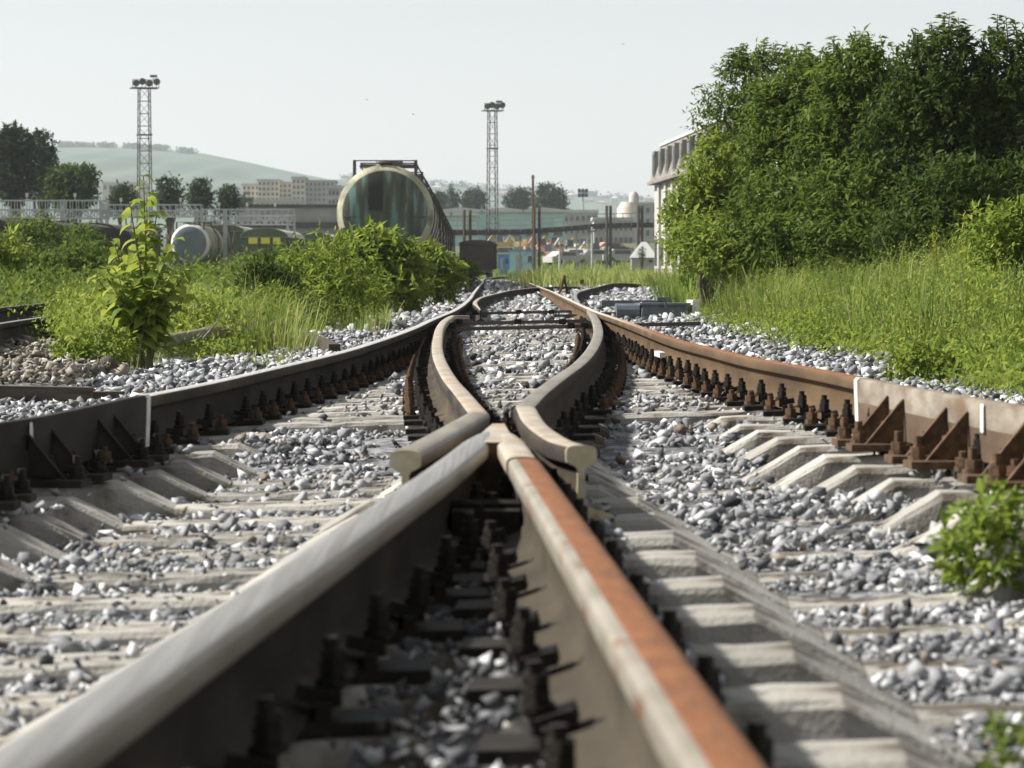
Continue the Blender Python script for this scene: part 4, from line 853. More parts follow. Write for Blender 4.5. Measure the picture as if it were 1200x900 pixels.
def tank_wagon(loc, rz, r=1.5, cz=2.58, ln=10.8, end="tank_end", rim="tank_rim", side="tank_side", label="", group=None):
    e = empty("tank_wagon", loc, rz, label, "tank wagon", group)
    prof = [(0, 0, 0)]; b = MB(); n = 48; vs = []; fs = []; ms = []
    rings = [(-ln / 2 - .18, .02), (-ln / 2 - .17, .55 * r), (-ln / 2 - .13, .87 * r), (-ln / 2 - .12, .88 * r), (-ln / 2 - .05, .93 * r), (-ln / 2 + .08, r), (-ln / 2 + .5, r), (0, r), (ln / 2 - .08, r), (ln / 2 + .05, .93 * r), (ln / 2 + .15, .6 * r), (ln / 2 + .18, .02)]
    for y, rr in rings:
        for j in range(n): t = 2 * math.pi * j / n; vs.append((rr * math.cos(t), y, rr * math.sin(t)))
    for i in range(len(rings) - 1):
        for j in range(n): fs.append((i * n + j, i * n + (j + 1) % n, (i + 1) * n + (j + 1) % n, (i + 1) * n + j)); ms.append(2 if i < 3 else (1 if i < 6 else 0))
    b.add(vs, fs); b.m = ms; o = b.build("barrel", [M[side], M[rim], M[end]], e, smooth=35); o.location = (0, 0, cz)
    b = MB(); b.tube([(-.84 * r, -ln / 2 - .15, cz - .12), (.84 * r, -ln / 2 - .15, cz - .12)], .02, 5); b.build("weld_seam", M["steel_dark"], e)
    MB().tube([(0, 0, cz + r - .1), (0, 0, cz + r + .28)], .45, 16).build("dome", M[side], e)
    pf = MB(); pf.box((0, 0, cz + r + .1), (1.9, 1.6, .05)); pf.box((0, -ln / 4, cz + r + .06), (.45, ln / 2, .03)); pf.build("walkway", M["steel_dark"], e)
    b = MB(); top = cz + r + .15
    for x in (-.95, .95):
        for y in (-ln / 2 + .25, ): b.box((x, y, top - .3), (.10, .08, .6))
    b.tube([(-1, -ln / 2 + .25, top - .02), (1, -ln / 2 + .25, top - .02)], .025, 4);
    b.tube([(-.95, -ln / 2 + .25, top - .5), (-1.25, -ln / 2 + .25, top - .85)], .05, 4)
    for x in (-.9, .9):
        for y in (-.8, .8): b.tube([(x, y, cz + r), (x, y, top + .05)], .025, 4)
    b.tube([(-.9, -.8, top + .04), (.9, -.8, top + .04), (.9, .8, top + .04), (-.9, .8, top + .04), (-.9, -.8, top + .04)], .03, 4); b.build("railing", M["steel_dark"], e)
    b = MB()
    for y in (-.3, .3): b.tube([(.9, y, top), (r + .12, y, cz + .4), (r + .18, y, 1.0)], .035, 4)
    for q in range(9): z = 1.1 + q * .33; x = r + .17 if z < cz + .4 else r + .12 - (z - cz - .4) * .6; b.tube([(x, -.3, z), (x, .3, z)], .025, 4)
    b.build("ladder", M["steel_dark"], e)
    b = MB(); b.box((0, 0, 1.0), (.6, ln + .6, .3)); b.box((0, -ln / 2 - .2, 1.05), (2.8, .3, .32)); b.box((0, ln / 2 + .2, 1.05), (2.8, .3, .32)); b.build("underframe", M["steel_dark"], e)
    b = MB()
    for y in (-ln / 2 + 1.6, ln / 2 - 1.6): MB().box((0, y, 1.35), (2.5, .5, .7)).build("saddle", M["steel_dark"], e)
    for y in (-ln * .3, ln * .3): MB().tube([(r * 1.01 * math.cos(t), y, cz + r * 1.01 * math.sin(t)) for t in np.linspace(-.6, math.pi + .6, 20)], .04, 4).build("strap", M["steel_dark"], e)
    bogie(e, -ln / 2 + 1.7); bogie(e, ln / 2 - 1.7); return e
dirx = -1.17 / 102; hd = math.atan(-dirx)
P0 = at(451, 247, 103); P0.z = -.32
T0 = tank_wagon((P0.x + dirx * 5.6, P0.y + 5.6, -.32), hd, label="rusty green ended tank wagon nearest the camera, black oil stain down its end", group="tank wagons on the side track")
for i in range(1, 8):
    c = copy_tree(T0); c.location = (T0.location.x + dirx * 12.1 * i, T0.location.y + 12.1 * i, -.32)
    c["label"] = f"{ordn(i)} tank wagon in the row running back from the big one, streaked side only visible"
q = at(223, 285, 232)
tank_wagon((q.x, q.y + 5.5, q.z - 2.55), hd * .5 - .02, 1.34, 2.55, 10.0, "grey_tank", "white", "tank_rim", "smaller grey ended tank wagon with white rim half hidden behind the tall weed")
def covered(loc, rz, wd, hg, ln, body, roof, label, group=None, arch=.5):
    e = empty("covered_wagon", loc, rz, label, "wagon", group)
    b = MB(); b.box((0, 0, .95 + (hg - .95) / 2), (wd, ln, hg - .95))
    for y in np.linspace(-ln / 2 + .4, ln / 2 - .4, 9):
        for s in (-1, 1): b.box((s * (wd / 2 + .03), y, .95 + (hg - .95) / 2), (.08, .1, hg - 1.0))
    for x in np.linspace(-wd / 2 + .2, wd / 2 - .2, 5): b.box((x, -ln / 2 - .03, .95 + (hg - .95) / 2), (.08, .06, hg - 1.0))
    b.build("body", M[body], e)
    b = MB(); a = np.linspace(0, math.pi, 13); out = [((wd / 2 + .12) * math.cos(t), hg + arch * math.sin(t)) for t in a]; prof = out + [(-wd / 2 - .12, hg - .06), (wd / 2 + .12, hg - .06)]
    b.sweep([(x, z) for x, z in prof], [Vector((0, -ln / 2 - .15, 0)), Vector((0, ln / 2 + .15, 0))]); b.build("roof", M[roof], e, smooth=40)
    MB().sweep([(x * .985, z - .03) for x, z in prof[:13]] , [Vector((0, -ln / 2 - .175, 0)), Vector((0, -ln / 2 - .12, 0))]).build("end_gable", M[body], e)
    for s in (-1, 1): MB().box((s * (wd / 2 + .045), 0, .95 + (hg - .95) * .47), (.07, 2.0, (hg - .95) * .88)).build("door", M[body], e)
    MB().box((0, 0, .85), (wd * .8, ln, .2)).build("underframe", M["steel_dark"], e); bogie(e, -ln / 2 + 1.8); bogie(e, ln / 2 - 1.8); return e
def wz(px, py, Y): return at(px, py, Y)
p = at(262, 268, 262); covered((p.x, p.y + 7, -.3), .0, 3.0, p.z + .3 - .5 + .35, 14, "wagon_green", "wagon_roof", "green covered wagon with pale arched roof behind the small tank wagon", arch=.5)
p = at(312, 272, 232); covered((p.x, p.y + 7, -.35), -.02, 3.1, p.z + .35 - .45 + .15, 14, "wagon_green", "wagon_roof", "green covered wagon with wide arched roof behind the yellow buffer beam", arch=.6)
p = at(368, 270, 262); covered((p.x, p.y + 7, -.3), -.02, 3.0, p.z - .35, 14, "wagon_green", "wagon_roof", "covered wagon whose pale roof shows just left of the big bush", arch=.5)
for i, (px, Y) in enumerate(((-26, 168), (-5, 183), (20, 198), (45, 213))):
    covered((-27.2 + i * .1, Y + 7, -.3), .0, 3.1, 3.15 + .1 * i, 14, "wagon_dark", "wagon_dark", f"{ordn(i)} dark brown covered wagon from the left edge under the grey lattice walkway", "dark wagons under the walkway", .45)
covered((-24.2, 205, -.3), -.03, 3.2, 3.0, 14, "wagon_dark", "wagon_dark", "dark brown wagon with low roof right behind the tall weed", None, .4)
p = at(560, 281, 262); covered((p.x, p.y + 6, -.3), -.01, 2.65, p.z + .3 - .32, 12, "wagon_dark", "wagon_dark", "isolated dark closed wagon at the far end of the tank wagon row", None, .32)
# yellow buffer beam and dark signal post in front of it
p = at(311, 282, 196); e = empty("buffer_stop", (p.x, p.y, -.3), 0, "yellow and black buffer beam in front of the green wagon", "buffer stop"); z = p.z + .3
for x in (-.72, 0, .72): MB().box((x, -.03, z), (.52, .12, .36)).build("yellow_panel", M["yellow"], e)
MB().box((.35, .06, z), (2.9, .08, .26)).build("cross_beam", M["steel_dark"], e)
b = MB(); b.box((-.3, .1, z / 2 - .1), (.2, .2, z - .1)); b.box((.6, .1, z / 2 - .1), (.2, .2, z - .1)); b.build("post", M["steel_dark"], e)
p = at(334, 318, 120); e = empty("signal_post", (p.x, p.y, -.3), 0, "short dark dwarf signal post in front of the yellow buffer beam", "signal"); tp = at(335, 279, 120).z + .3
MB().tube([(0, 0, 0), (.02, 0, tp * .8)], .09, 8).build("post", M["steel_dark"], e); b = MB(); b.box((.02, 0, tp * .86), (.36, .25, tp * .3)); b.tube([(.02, -.12, tp * .9), (.02, -.25, tp * .9)], .1, 8); b.build("lamp_head", M["steel_dark"], e)

# ------------------------------------------------------------------ floodlight masts
def mast(px, Y, ytop, yplat, wpx, lamp_px, label, split=None):
    base = Vector(((px - 600) * Y / F, Y, float(ground_z((px - 600) * Y / F, Y)))); s = Y / F
    e = empty("floodlight_mast", base, .3, label, "floodlight mast", "lattice floodlight masts"); hp = at(px, yplat, Y).z - base.z; w2 = wpx * s / 2
    b = MB(); hw = lambda z: w2 * (1.15 - .25 * z / hp)
    for sx in (-1, 1):
        for sy in (-1, 1): b.tube([(sx * hw(0), sy * hw(0), 0), (sx * hw(hp), sy * hw(hp), hp)], .085, 4)
    n = int(hp / 1.5)
    for i in range(n + 1):
        z = hp * i / n; q = hw(z)
        for a, c in (((-1, -1), (1, -1)), ((1, -1), (1, 1)), ((1, 1), (-1, 1)), ((-1, 1), (-1, -1))):
            b.tube([(a[0] * q, a[1] * q, z), (c[0] * q, c[1] * q, z)], .04, 4)
            if i < n: q2 = hw(hp * (i + 1) / n); sw = i % 2; aa, cc = (a, c) if sw else (c, a); b.tube([(aa[0] * q, aa[1] * q, z), (cc[0] * q2, cc[1] * q2, hp * (i + 1) / n)], .035, 4)
    if split:
        zs = at(px, split, Y).z - base.z; q = hw(zs) * 1.25; b.box((0, 0, zs), (2 * q, 2 * q, .16))
    b.build("lattice", M["steel_dark"], e)
    pw = lamp_px * s; b = MB(); b.box((0, 0, hp + .08), (pw, pw * .6, .16)); b.tube([(-pw / 2, -pw * .3, hp + 1.1), (pw / 2, -pw * .3, hp + 1.1)], .05, 4)
    for x in (-pw / 2, 0, pw / 2): b.tube([(x, -pw * .3, hp), (x, -pw * .3, hp + 1.1)], .05, 4)
    b.build("platform", M["steel_dark"], e)
    for i, x in enumerate((-.38, -.14, .12, .40)):
        b = MB(); c = Vector((x * pw, -pw * .3 - .1, hp + .75 + .2 * (i % 2))); b.tube([c + Vector((0, .2, .1)), c + Vector((0, -.35, -.12))], [.32, .46], 12); b.tube([c, (c.x, c.y, hp)], .05, 4); b.build("floodlight", M["steel_dark"], e)
    b = MB(); b.tube([(.3 * pw, 0, hp), (.36 * pw, 0, at(px, ytop, Y).z - base.z)], .05, 4); b.box((.36 * pw, 0, at(px, ytop + 1, Y).z - base.z), (.9, .3, .3)); b.build("antenna", M["steel_dark"], e)
mast(170, 430, 88, 104, 13.5, 31, "tall lattice floodlight mast on the left in front of the hill", 158)
mast(577, 480, 118, 130.5, 9.5, 23, "lattice floodlight mast in the centre behind the tank wagon row", 174)
def small_mast():
    Y = 620; base = at(683, 300, Y); e = empty("floodlight_mast", base, 0, "small distant floodlight mast with two rows of lamps above the industrial yard", "floodlight mast", "lattice floodlight masts"); hp = at(683, 229, Y).z - base.z
    MB().tube([(0, 0, -3), (0, 0, hp)], [.3, .16], 8).build("pole", M["steel"], e); MB().box((0, 0, hp + .4), (1.9, .1, 1.3)).build("frame", M["steel"], e)
    for z in (0, .95):
        for x in (-.7, 0, .7): MB().box((x, -.2, hp + z), (.5, .3, .55), rx=.25).build("floodlight", M["steel_dark"], e)
small_mast()
# ------------------------------------------------------------------ lattice walkways
def truss(b, x0, x1, z0, z1, y, r, nb, dep=1.2, diag=True):
    for yy in (y - dep / 2, y + dep / 2):
        b.tube([(x0, yy, z0), (x1, yy, z0)], r, 4); b.tube([(x0, yy, z1), (x1, yy, z1)], r, 4)
        for i in range(nb + 1):
            x = x0 + (x1 - x0) * i / nb; b.tube([(x, yy, z0), (x, yy, z1)], r * .6, 4)
            if diag and i < nb: b.tube([(x, yy, z0 if i % 2 else z1), (x0 + (x1 - x0) * (i + 1) / nb, yy, z1 if i % 2 else z0)], r * .6, 4)
def walkway(label, Y, xa, xb, yt, ym, yb, nb, posts, ch=.07):
    s = Y / F; base = at(xa, 319, Y); base.z = -.3; e = empty("lattice_walkway", base, 0, label, "walkway", "lattice walkways over the left yard")
    Z = lambda py: at(600, py, Y).z + .3
    L = (xb - xa) * s; b = MB(); truss(b, 0, L, Z(yb), Z(ym), 0, ch, nb); b.build("girder", M["steel"], e)
    b = MB()
    for yy in (-.6, .6):
        b.tube([(0, yy, Z(yt)), (L, yy, Z(yt))], ch * .7, 4)
        for i in range(nb + 1): b.tube([(L * i / nb, yy, Z(ym)), (L * i / nb, yy, Z(yt))], ch * .45, 4)
    b.build("railing", M["steel"], e)
    for px, ty, by, wd in posts:
        x = (px - xa) * s; w_ = wd * s / 2; b = MB()
        for sx in (-1, 1):
            for yy in (-.5, .5): b.tube([(x + sx * w_, yy, 0), (x + sx * w_, yy, Z(ty))], .07, 4)
        n = max(3, int(Z(ty) / .8))
        for i in range(n):
            za, zb = Z(ty) * i / n, Z(ty) * (i + 1) / n; b.tube([(x - w_, -.5, za), (x + w_, -.5, za)], .04, 4); b.tube([(x - w_ * (1 if i % 2 else -1), -.5, za), (x + w_ * (1 if i % 2 else -1), -.5, zb)], .04, 4)
        b.build("post", M["steel"], e)
    b = MB()
    for i in range(3):
        x = L * (.2 + .3 * i); b = MB(); b.tube([(x, -.6, Z(yt)), (x, -.6, Z(yt) + .3)], .03, 4); b.box((x, -.65, Z(yt) + .35), (.16, .16, .26)); b.build("lamp", M["white"], e)
    return e
walkway("long grey lattice walkway at the left edge above the dark wagons", 222, -60, 127, 235, 246, 256, 26, [(75, 234, 0, 3), (122, 238, 0, 7)])
walkway("grey lattice walkway crossing behind the tall weed to the middle of the yard", 236, 120, 236, 240, 247, 254, 16, [(234, 244, 0, 6)])
walkway("grey lattice walkway reaching right towards the tank wagon, ending at a lattice post", 240, 236, 345, 245.5, 253, 263, 16, [(264, 245, 0, 2), (341, 251, 0, 8)])
# concrete deck wall behind
M["conc_far"] = mat("grey_concrete_wall", (.26, .26, .25), (.36, .36, .345), .4, .9, c3=(.17, .165, .16), s3=.15)
p0, p1 = at(296, 262, 300), at(402, 262, 300); e = empty("overpass", ((p0.x + p1.x) / 2, 300, 0), 0, "grey concrete overpass wall between the apartment blocks and the covered wagons", "overpass"); L = p1.x - p0.x + 3; zt = at(350, 243, 300).z; zb = -.8
MB().box((0, 0, (zt + zb) / 2), (L, 2.5, zt - zb)).build("wall", M["conc_far"], e); MB().box((0, -.15, zt + .12), (L + .3, 2.9, .22)).build("coping", M["steel_dark"], e); MB().box((0, -1.4, at(350, 264, 300).z), (L, .35, .5)).build("pipe_rack", M["steel_dark"], e)
b = MB()
for i in range(12): b.box((-L / 2 + L * (i + .5) / 12, -1.3, (zt + zb) / 2 + .2), (.12, .16, (zt - zb) * .7))
b.build("pilaster", M["conc_far"], e)
# footbridge on the right with its pipe posts
def footbridge():
    Y = 265; s = Y / F; e = empty("footbridge", at(640, 319, Y), 0, "dark footbridge with thin railing crossing the yard in the centre right", "footbridge"); o = e.location
    line = [(512, 272.5), (560, 272.5), (610, 272), (660, 268.5), (700, 265), (740, 264), (790, 263.5), (830, 263.5)]; P = [at(px, py, Y) - o for px, py in line]
    MB().sweep([(-.7, -.2), (.7, -.2), (.7, .2), (-.7, .2)], P).build("deck", M["steel_dark"], e)
    b = MB()
    for yy in (-.7, .7):
        Q = [p + Vector((0, yy, 0)) for p in P]; b.tube([q + Vector((0, 0, .95)) for q in Q], .035, 4); b.tube([q + Vector((0, 0, .55)) for q in Q], .025, 4)
        for i in range(len(Q) - 1):
            for t in np.linspace(0, 1, 5)[:-1]: q = Q[i].lerp(Q[i + 1], float(t)); b.tube([q, q + Vector((0, 0, .95))], .025, 4)
    b.build("railing", M["steel"], e)
    for i, (px, yt, m) in enumerate(((544, 246, "nut"), (551, 246, "nut"), (626, 243, "nut"), (632, 243, "nut"), (711, 241, "steel_dark"), (715.5, 241, "steel_dark"), (748, 241, "steel_dark"), (752.5, 241, "steel_dark"))):
        t = at(px, yt, Y - 1.2) - o; MB().tube([(t.x, t.y, -1.2), t], .13, 6).build("post", M[m], e)
    for px in (617, 683):
        t = at(px, 268, Y) - o; b = MB(); 
        for dx in (-.5, .5): b.tube([(t.x + dx, .3, -1.2), (t.x + dx, .3, t.z)], .07, 4)
        for i in range(6): z = -1.0 + (t.z + 1) * i / 6; b.tube([(t.x - .5, .3, z), (t.x + .5, .3, z + .45)], .04, 4)
        b.build("trestle", M["steel"], e)
footbridge()
for px, yt, Y, lab in ((624.5, 205, 400, "tall thin brown chimney pole behind the footbridge"), (694, 266, 250, "thin dark pole under the right part of the footbridge"), (656, 283, 245, "short grey pole in front of the yellow machines")):
    p = at(px, yt, Y); g = float(ground_z(p.x, Y)); e = empty("utility_pole", (p.x, Y, g), 0, lab, "pole"); b = MB().tube([(0, 0, -.2), (0, 0, p.z - g)], [.22 if Y > 300 else .1, .15 if Y > 300 else .08], 8); b.build("pole", M["nut"] if Y > 300 else M["steel"], e); MB().box((0, 0, p.z - g - .3), (.5, .12, .12)).build("crossarm", M["steel_dark"], e)

# ------------------------------------------------------------------ buildings
M["facade"] = mat("pale_render", (.34, .325, .30), (.42, .40, .365), .5, .9, c3=(.45, .42, .37), s3=.5)
M["sand"] = mat("sand_render", (.50, .455, .37), (.58, .535, .45), .3, .9)
M["greyblock"] = mat("grey_block", (.36, .35, .33), (.44, .43, .40), .3, .9)
M["window"] = mat("window_glass", (.05, .06, .07), None, rough=.15, spec=.6)
M["teal"] = mat("teal_cladding", (.33, .50, .48), (.44, .60, .57), .35, .7, stretch=(1, 1, .4), c3=(.26, .38, .36), s3=.3)
M["pale_roof"] = mat("pale_sheet_roof", (.46, .46, .44), (.54, .54, .52), .6, .6)
M["shingle"] = mat("mansard_shingle", (.17, .155, .14), (.23, .21, .185), 1.5, .85, c3=(.13, .12, .105), s3=.8)
M["red"] = mat("faded_red", (.40, .18, .14), (.52, .28, .22), 2, .8)
M["blue"] = mat("blue_paint", (.09, .24, .45), (.12, .30, .52), 2, .6)
M["cyan"] = mat("pale_cyan_paint", (.30, .52, .58), (.40, .60, .64), 2, .7)
def mansard():
    Y0, Y1 = 166.0, 112.0; slope = -.044; X0 = 14.4
    fx = lambda Y: X0 + slope * Y
    e = empty("mansard_building", (fx(Y0), Y0, -.3), 0, "pale two storey building with grey mansard roof half hidden behind the right thicket", "building"); o = e.location
    d = Vector((fx(Y1) - fx(Y0), Y1 - Y0, 0)); L = d.length; d.normalize(); n = Vector((-d.y, d.x, 0)) * -1
    if n.x > 0: n = -n
    # local frame: u along the facade towards the camera, v into the building (+X), w up
    vdir = -n
    def W(u, v, z): return d * u + vdir * v + Vector((0, 0, z))
    def hexa(b, u0, u1, v0, v1, z0, z1, m=0, topin=0.0):
        vs = [W(u0, v0, z0), W(u1, v0, z0), W(u1, v1, z0), W(u0, v1, z0), W(u0 + topin * .5, v0 + topin, z1), W(u1 - topin * .5, v0 + topin, z1), W(u1 - topin * .5, v1 - topin, z1), W(u0 + topin * .5, v1 - topin, z1)]
        b.add(vs, [(3, 2, 1, 0), (4, 5, 6, 7), (0, 1, 5, 4), (1, 2, 6, 5), (2, 3, 7, 6), (3, 0, 4, 7)], m)
    ze = at(769, 217, Y0).z + .3; zr = at(768, 172, Y0).z + .3
    b = MB(); hexa(b, 0, L, 0, 9, 0, ze); b.build("wall", M["facade"], e)
    b = MB(); hexa(b, -.35, L + .3, -.35, 9.35, ze, ze + .14); b.build("eaves", M["shingle"], e)
    b = MB(); hexa(b, -.25, L + .25, -.25, 9.2, ze + .14, zr, 0, .55); rf = b.build("roof", M["shingle"], e)
    b = MB(); hexa(b, .0, L, .22, 8.7, zr, zr + .12); b.build("roof_cap", M["pale_roof"], e)
    for i in range(14):
        u = 1.2 + i * 3.6
        if u > L - 1: break
        b = MB(); hexa(b, u, u + 1.1, -.22, .4, ze + .35, zr - .3); w_ = b.build("dormer", M["shingle"], rf)
        b = MB(); hexa(b, u + .15, u + .95, -.25, -.21, ze + .45, zr - .45); b.build("pane", M["window"], w_)
        b = MB(); hexa(b, u - .2, u + 1.3, -.07, .06, .9, 2.5); w_ = b.build("window", M["facade"], e)
        b = MB(); hexa(b, u, u + 1.1, -.10, -.06, 1.05, 2.35); b.build("pane", M["window"], w_)
        b = MB(); hexa(b, u + 1.7, u + 2.5, -.12, .05, 0.0, ze - .05); b.build("pilaster", M["facade"], e)
        b = MB(); hexa(b, u - .3, u + 1.4, -.06, .05, .02, .75); b.build("red_panel", M["red"], e)
    p = at(843, 95, 118) - o; MB().tube([(p.x, p.y, zr), (p.x, p.y, p.z)], .03, 5).build("antenna", M["steel_dark"], e)
mansard()
def block(name, px0, px1, yt, yb, Y, m, label, cat, floors, cols, group=None, depth=14, rz=0.0, win="window", parapet=True, roof="greyblock"):
    p0, p1 = at(px0, yt, Y), at(px1, yt, Y); zb = at(px0, yb, Y).z; wd = p1.x - p0.x; hg = p0.z - zb
    e = empty(name, ((p0.x + p1.x) / 2, Y, zb), rz, label, cat, group)
    MB().box((0, depth / 2, hg / 2 - 4), (wd, depth, hg + 8)).build("wall", M[m], e)
    b = MB(); b.box((0, depth / 2, hg + .25), (wd + .5, depth + .5, .5)); rf = b.build("roof", M[roof], e)
    if floors:
        fh = hg / floors; cw = wd / cols
        for i in range(floors):
            for j in range(cols):
                x = -wd / 2 + cw * (j + .5); z = fh * (i + .5); wv = MB().box((x, -.04, z), (cw * .62, .16, fh * .62)).build("window", M["facade"], e); MB().box((x, -.13, z), (cw * .46, .06, fh * .48)).build("pane", M[win], wv)
    return e
AG = "apartment blocks below the hill"
block("apartment_block", 284, 304, 217, 243, 900, "sand", "low sand coloured end block at the left of the apartment row below the hill", "building", 4, 4, AG)
block("apartment_block", 302, 327, 212, 243, 890, "sand", "sand coloured apartment block with stair tower, left of the tallest one", "building", 5, 5, AG)
block("apartment_block", 326, 342, 215, 243, 894, "sand", "narrow sand coloured apartment block between two taller blocks", "building", 5, 3, AG)
block("apartment_block", 342, 357, 209, 243, 885, "sand", "tallest pale apartment block in the middle of the row below the hill", "building", 5, 3, AG)
block("apartment_block", 357, 392, 213, 243, 892, "greyblock", "wide grey apartment block at the right end of the row left of the tank wagon", "building", 5, 7, AG)
block("low_building", 293, 352, 236, 246, 800, "facade", "long low white building in front of the apartment blocks", "building", 1, 10)
block("grey_building", 384, 398, 221, 262, 500, "greyblock", "grey building just left of the tank wagon rim", "building", 4, 3)
block("low_building", 120, 170, 215, 224, 1200, "sand", "low pale building at the foot of the hill between the trees and the left mast", "building", 1, 8, roof="pale_roof")
def warehouse(px0, px1, yt, yb, Y, m, label, bays, depth=40):
    p0, p1 = at(px0, yt, Y), at(px1, yt, Y); zb = at(px0, yb, Y).z; wd = p1.x - p0.x; hg = p0.z - zb
    e = empty("warehouse", ((p0.x + p1.x) / 2, Y, zb), 0, label, "warehouse", "teal warehouses in the middle distance"); bw = wd / bays
    b = MB(); b.box((0, depth / 2, hg / 2 - 2), (wd, depth, hg + 4)); w_ = b.build("wall", M[m], e)
    b = MB()
    for i in range(bays):
        x0 = -wd / 2 + bw * i; rise = bw * .06
        prof = [(x0, hg), (x0 + bw * .5, hg + rise), (x0 + bw, hg)]
        vs = [(x, y, z) for y in (-.6, depth) for x, z in ((x0 - .1, hg + .02), (x0 + bw * .5, hg + rise), (x0 + bw + .1, hg + .02), (x0 + bw + .1, hg - .35), (x0 - .1, hg - .35))]
        b.add(vs, [(0, 1, 2, 3, 4), (9, 8, 7, 6, 5), (0, 5, 6, 1), (1, 6, 7, 2), (2, 7, 8, 3), (4, 3, 8, 9), (0, 4, 9, 5)])
    b.build("roof", M["pale_roof"], e)
    for i in range(bays * 3):
        x = -wd / 2 + bw * (i + .5) / 3; wv = MB().box((x, -.06, hg * .55), (bw * .24, .2, hg * .16)).build("window", M["facade"], e); MB().box((x, -.18, hg * .55), (bw * .2, .08, hg * .12)).build("pane", M["window"], wv)
    return e
warehouse(516, 662, 246, 305, 520, "teal", "long pale teal warehouse with gently waving roof behind the footbridge", 3)
warehouse(498, 560, 250, 300, 480, "teal", "low teal shed just right of the tank wagon row", 2, 30)
block("factory_building", 660, 700, 249, 305, 600, "greyblock", "grey factory building right of the teal warehouse", "building", 4, 6, roof="pale_roof")
block("factory_building", 696, 742, 258, 306, 560, "facade", "pale low factory hall behind the dark double posts", "building", 3, 8, roof="pale_roof")
block("factory_building", 738, 780, 240, 306, 640, "greyblock", "grey factory building beside the mansard building", "building", 5, 5)
def silo():
    Y = 570; p = at(736, 303, Y); e = empty("storage_tower", p, 0, "beige rounded storage tower with dark cap above the footbridge", "tower"); s = Y / F
    MB().tube([(0, 0, -2), (0, 0, 58 * s), (0, 0, 66 * s)], [13 * s, 13 * s, 8 * s], 20).build("tank", M["sand"], e, smooth=40); b = MB(); b.tube([(1, 0, 64 * s), (1, 0, 74 * s), (1, 0, 78 * s)], [6 * s, 6 * s, 3 * s], 14); b.build("cap", M["greyblock"], e, smooth=40)
silo()
def hut(px0, px1, yt, yb, Y, m, label, roof="pale_roof", gable=.0, cat="shed", group=None, name="shed"):
    p0, p1 = at(px0, yt, Y), at(px1, yt, Y); zb = at(px0, yb, Y).z; wd = p1.x - p0.x; hg = p0.z - zb; e = empty(name, ((p0.x + p1.x) / 2, Y, zb), 0, label, cat, group)
    MB().box((0, wd * .4, hg / 2 - .5), (wd, wd * .8, hg + 1)).build("wall", M[m], e)
    if gable: b = MB(); b.add([(-wd * .55, -.2, hg), (wd * .55, -.2, hg), (wd * .55, wd * .8 + .2, hg), (-wd * .55, wd * .8 + .2, hg), (-wd * .1, wd * .4, hg + gable), (wd * .1, wd * .4, hg + gable)], [(3, 2, 1, 0), (0, 1, 5, 4), (1, 2, 5), (2, 3, 4, 5), (3, 0, 4)]); b.build("roof", M[roof], e)
    else: MB().box((0, wd * .4, hg + .06), (wd + .25, wd * .8 + .3, .12)).build("roof", M[roof], e)
    d_ = MB().box((-wd * .15, -.03, hg * .42), (wd * .2, .08, hg * .8)).build("door", M["facade"], e); MB().box((wd * .25, -.03, hg * .6), (wd * .14, .08, hg * .3)).build("window", M["window"], e); return e
hut(583, 598, 298, 318, 300, "blue", "small deep blue shed beside the dark wagon", cat="shed")
hut(597, 629, 294, 319, 295, "cyan", "pale cyan painted cabin in the weeds right of the blue shed", "blue")
hut(740, 770, 302, 312, 262, "facade", "white tent roofed hut beside the mansard building", "pale_roof", 1.25)
# yard machines (yellow and red), vans
def meet(px, py):                                                # where the line of sight meets the rising yard
    for Y in np.arange(286, 640, 1.0):
        p = at(px, py, float(Y))
        if p.z <= float(ground_z(p.x, Y)): return Vector((p.x, float(Y), float(ground_z(p.x, Y))))
    return at(px, py, 500)
def excavator(px, py, Y, m, label, sc_=1.0):
    e = empty("yard_machine", meet(px, py + 5), random.uniform(-.5, .5), label, "machine", "parked machines in the far yard"); e.scale = (.62, .62, .62)
    b = MB(); b.box((0, 0, 1.5), (2.6 * sc_, 1.8, .9 * sc_)); b.box((.9 * sc_, 0, 2.1), (.9 * sc_, 1.6, .6)); b.build("body", M[m], e)
    MB().box((-.8 * sc_, 0, 2.4), (1.1, 1.4, 1.3), taper=.85).build("cab", M["window"], e)
    b = MB(); b.tube([(-1.2 * sc_, 0, 1.6), (-2.6 * sc_, 0, 3.2), (-3.6 * sc_, 0, 1.8)], [.25, .2, .15], 5); b.box((-3.6 * sc_, 0, 1.5), (.7, .9, .6)); b.build("boom", M[m], e)
    for s in (-.8, .8): MB().box((0, s, .45), (3.0 * sc_, .5, .9), taper=.85).build("track", M["steel_dark"], e)
for px, py, Y, m, lab in ((592, 291, 340, "yellow", "yellow machine behind the deep blue shed"), (612, 290, 345, "yellow", "yellow machine above the pale cyan cabin"), (640, 296, 335, "red", "red machine right of the pale cyan cabin"), (655, 293, 350, "yellow", "yellow machine right of the red one"), (672, 299, 330, "sand", "tan machine in the middle of the machine row"), (690, 297, 340, "yellow", "yellow machine left of the dark double posts"), (650, 305, 315, "red", "rusty red machine low behind the weeds"), (704, 303, 330, "sand", "tan machine directly left of the dark double posts")):
    excavator(px, py, Y, {"yellow": "ochre"}.get(m, m) if "ochre" in M else m, lab)
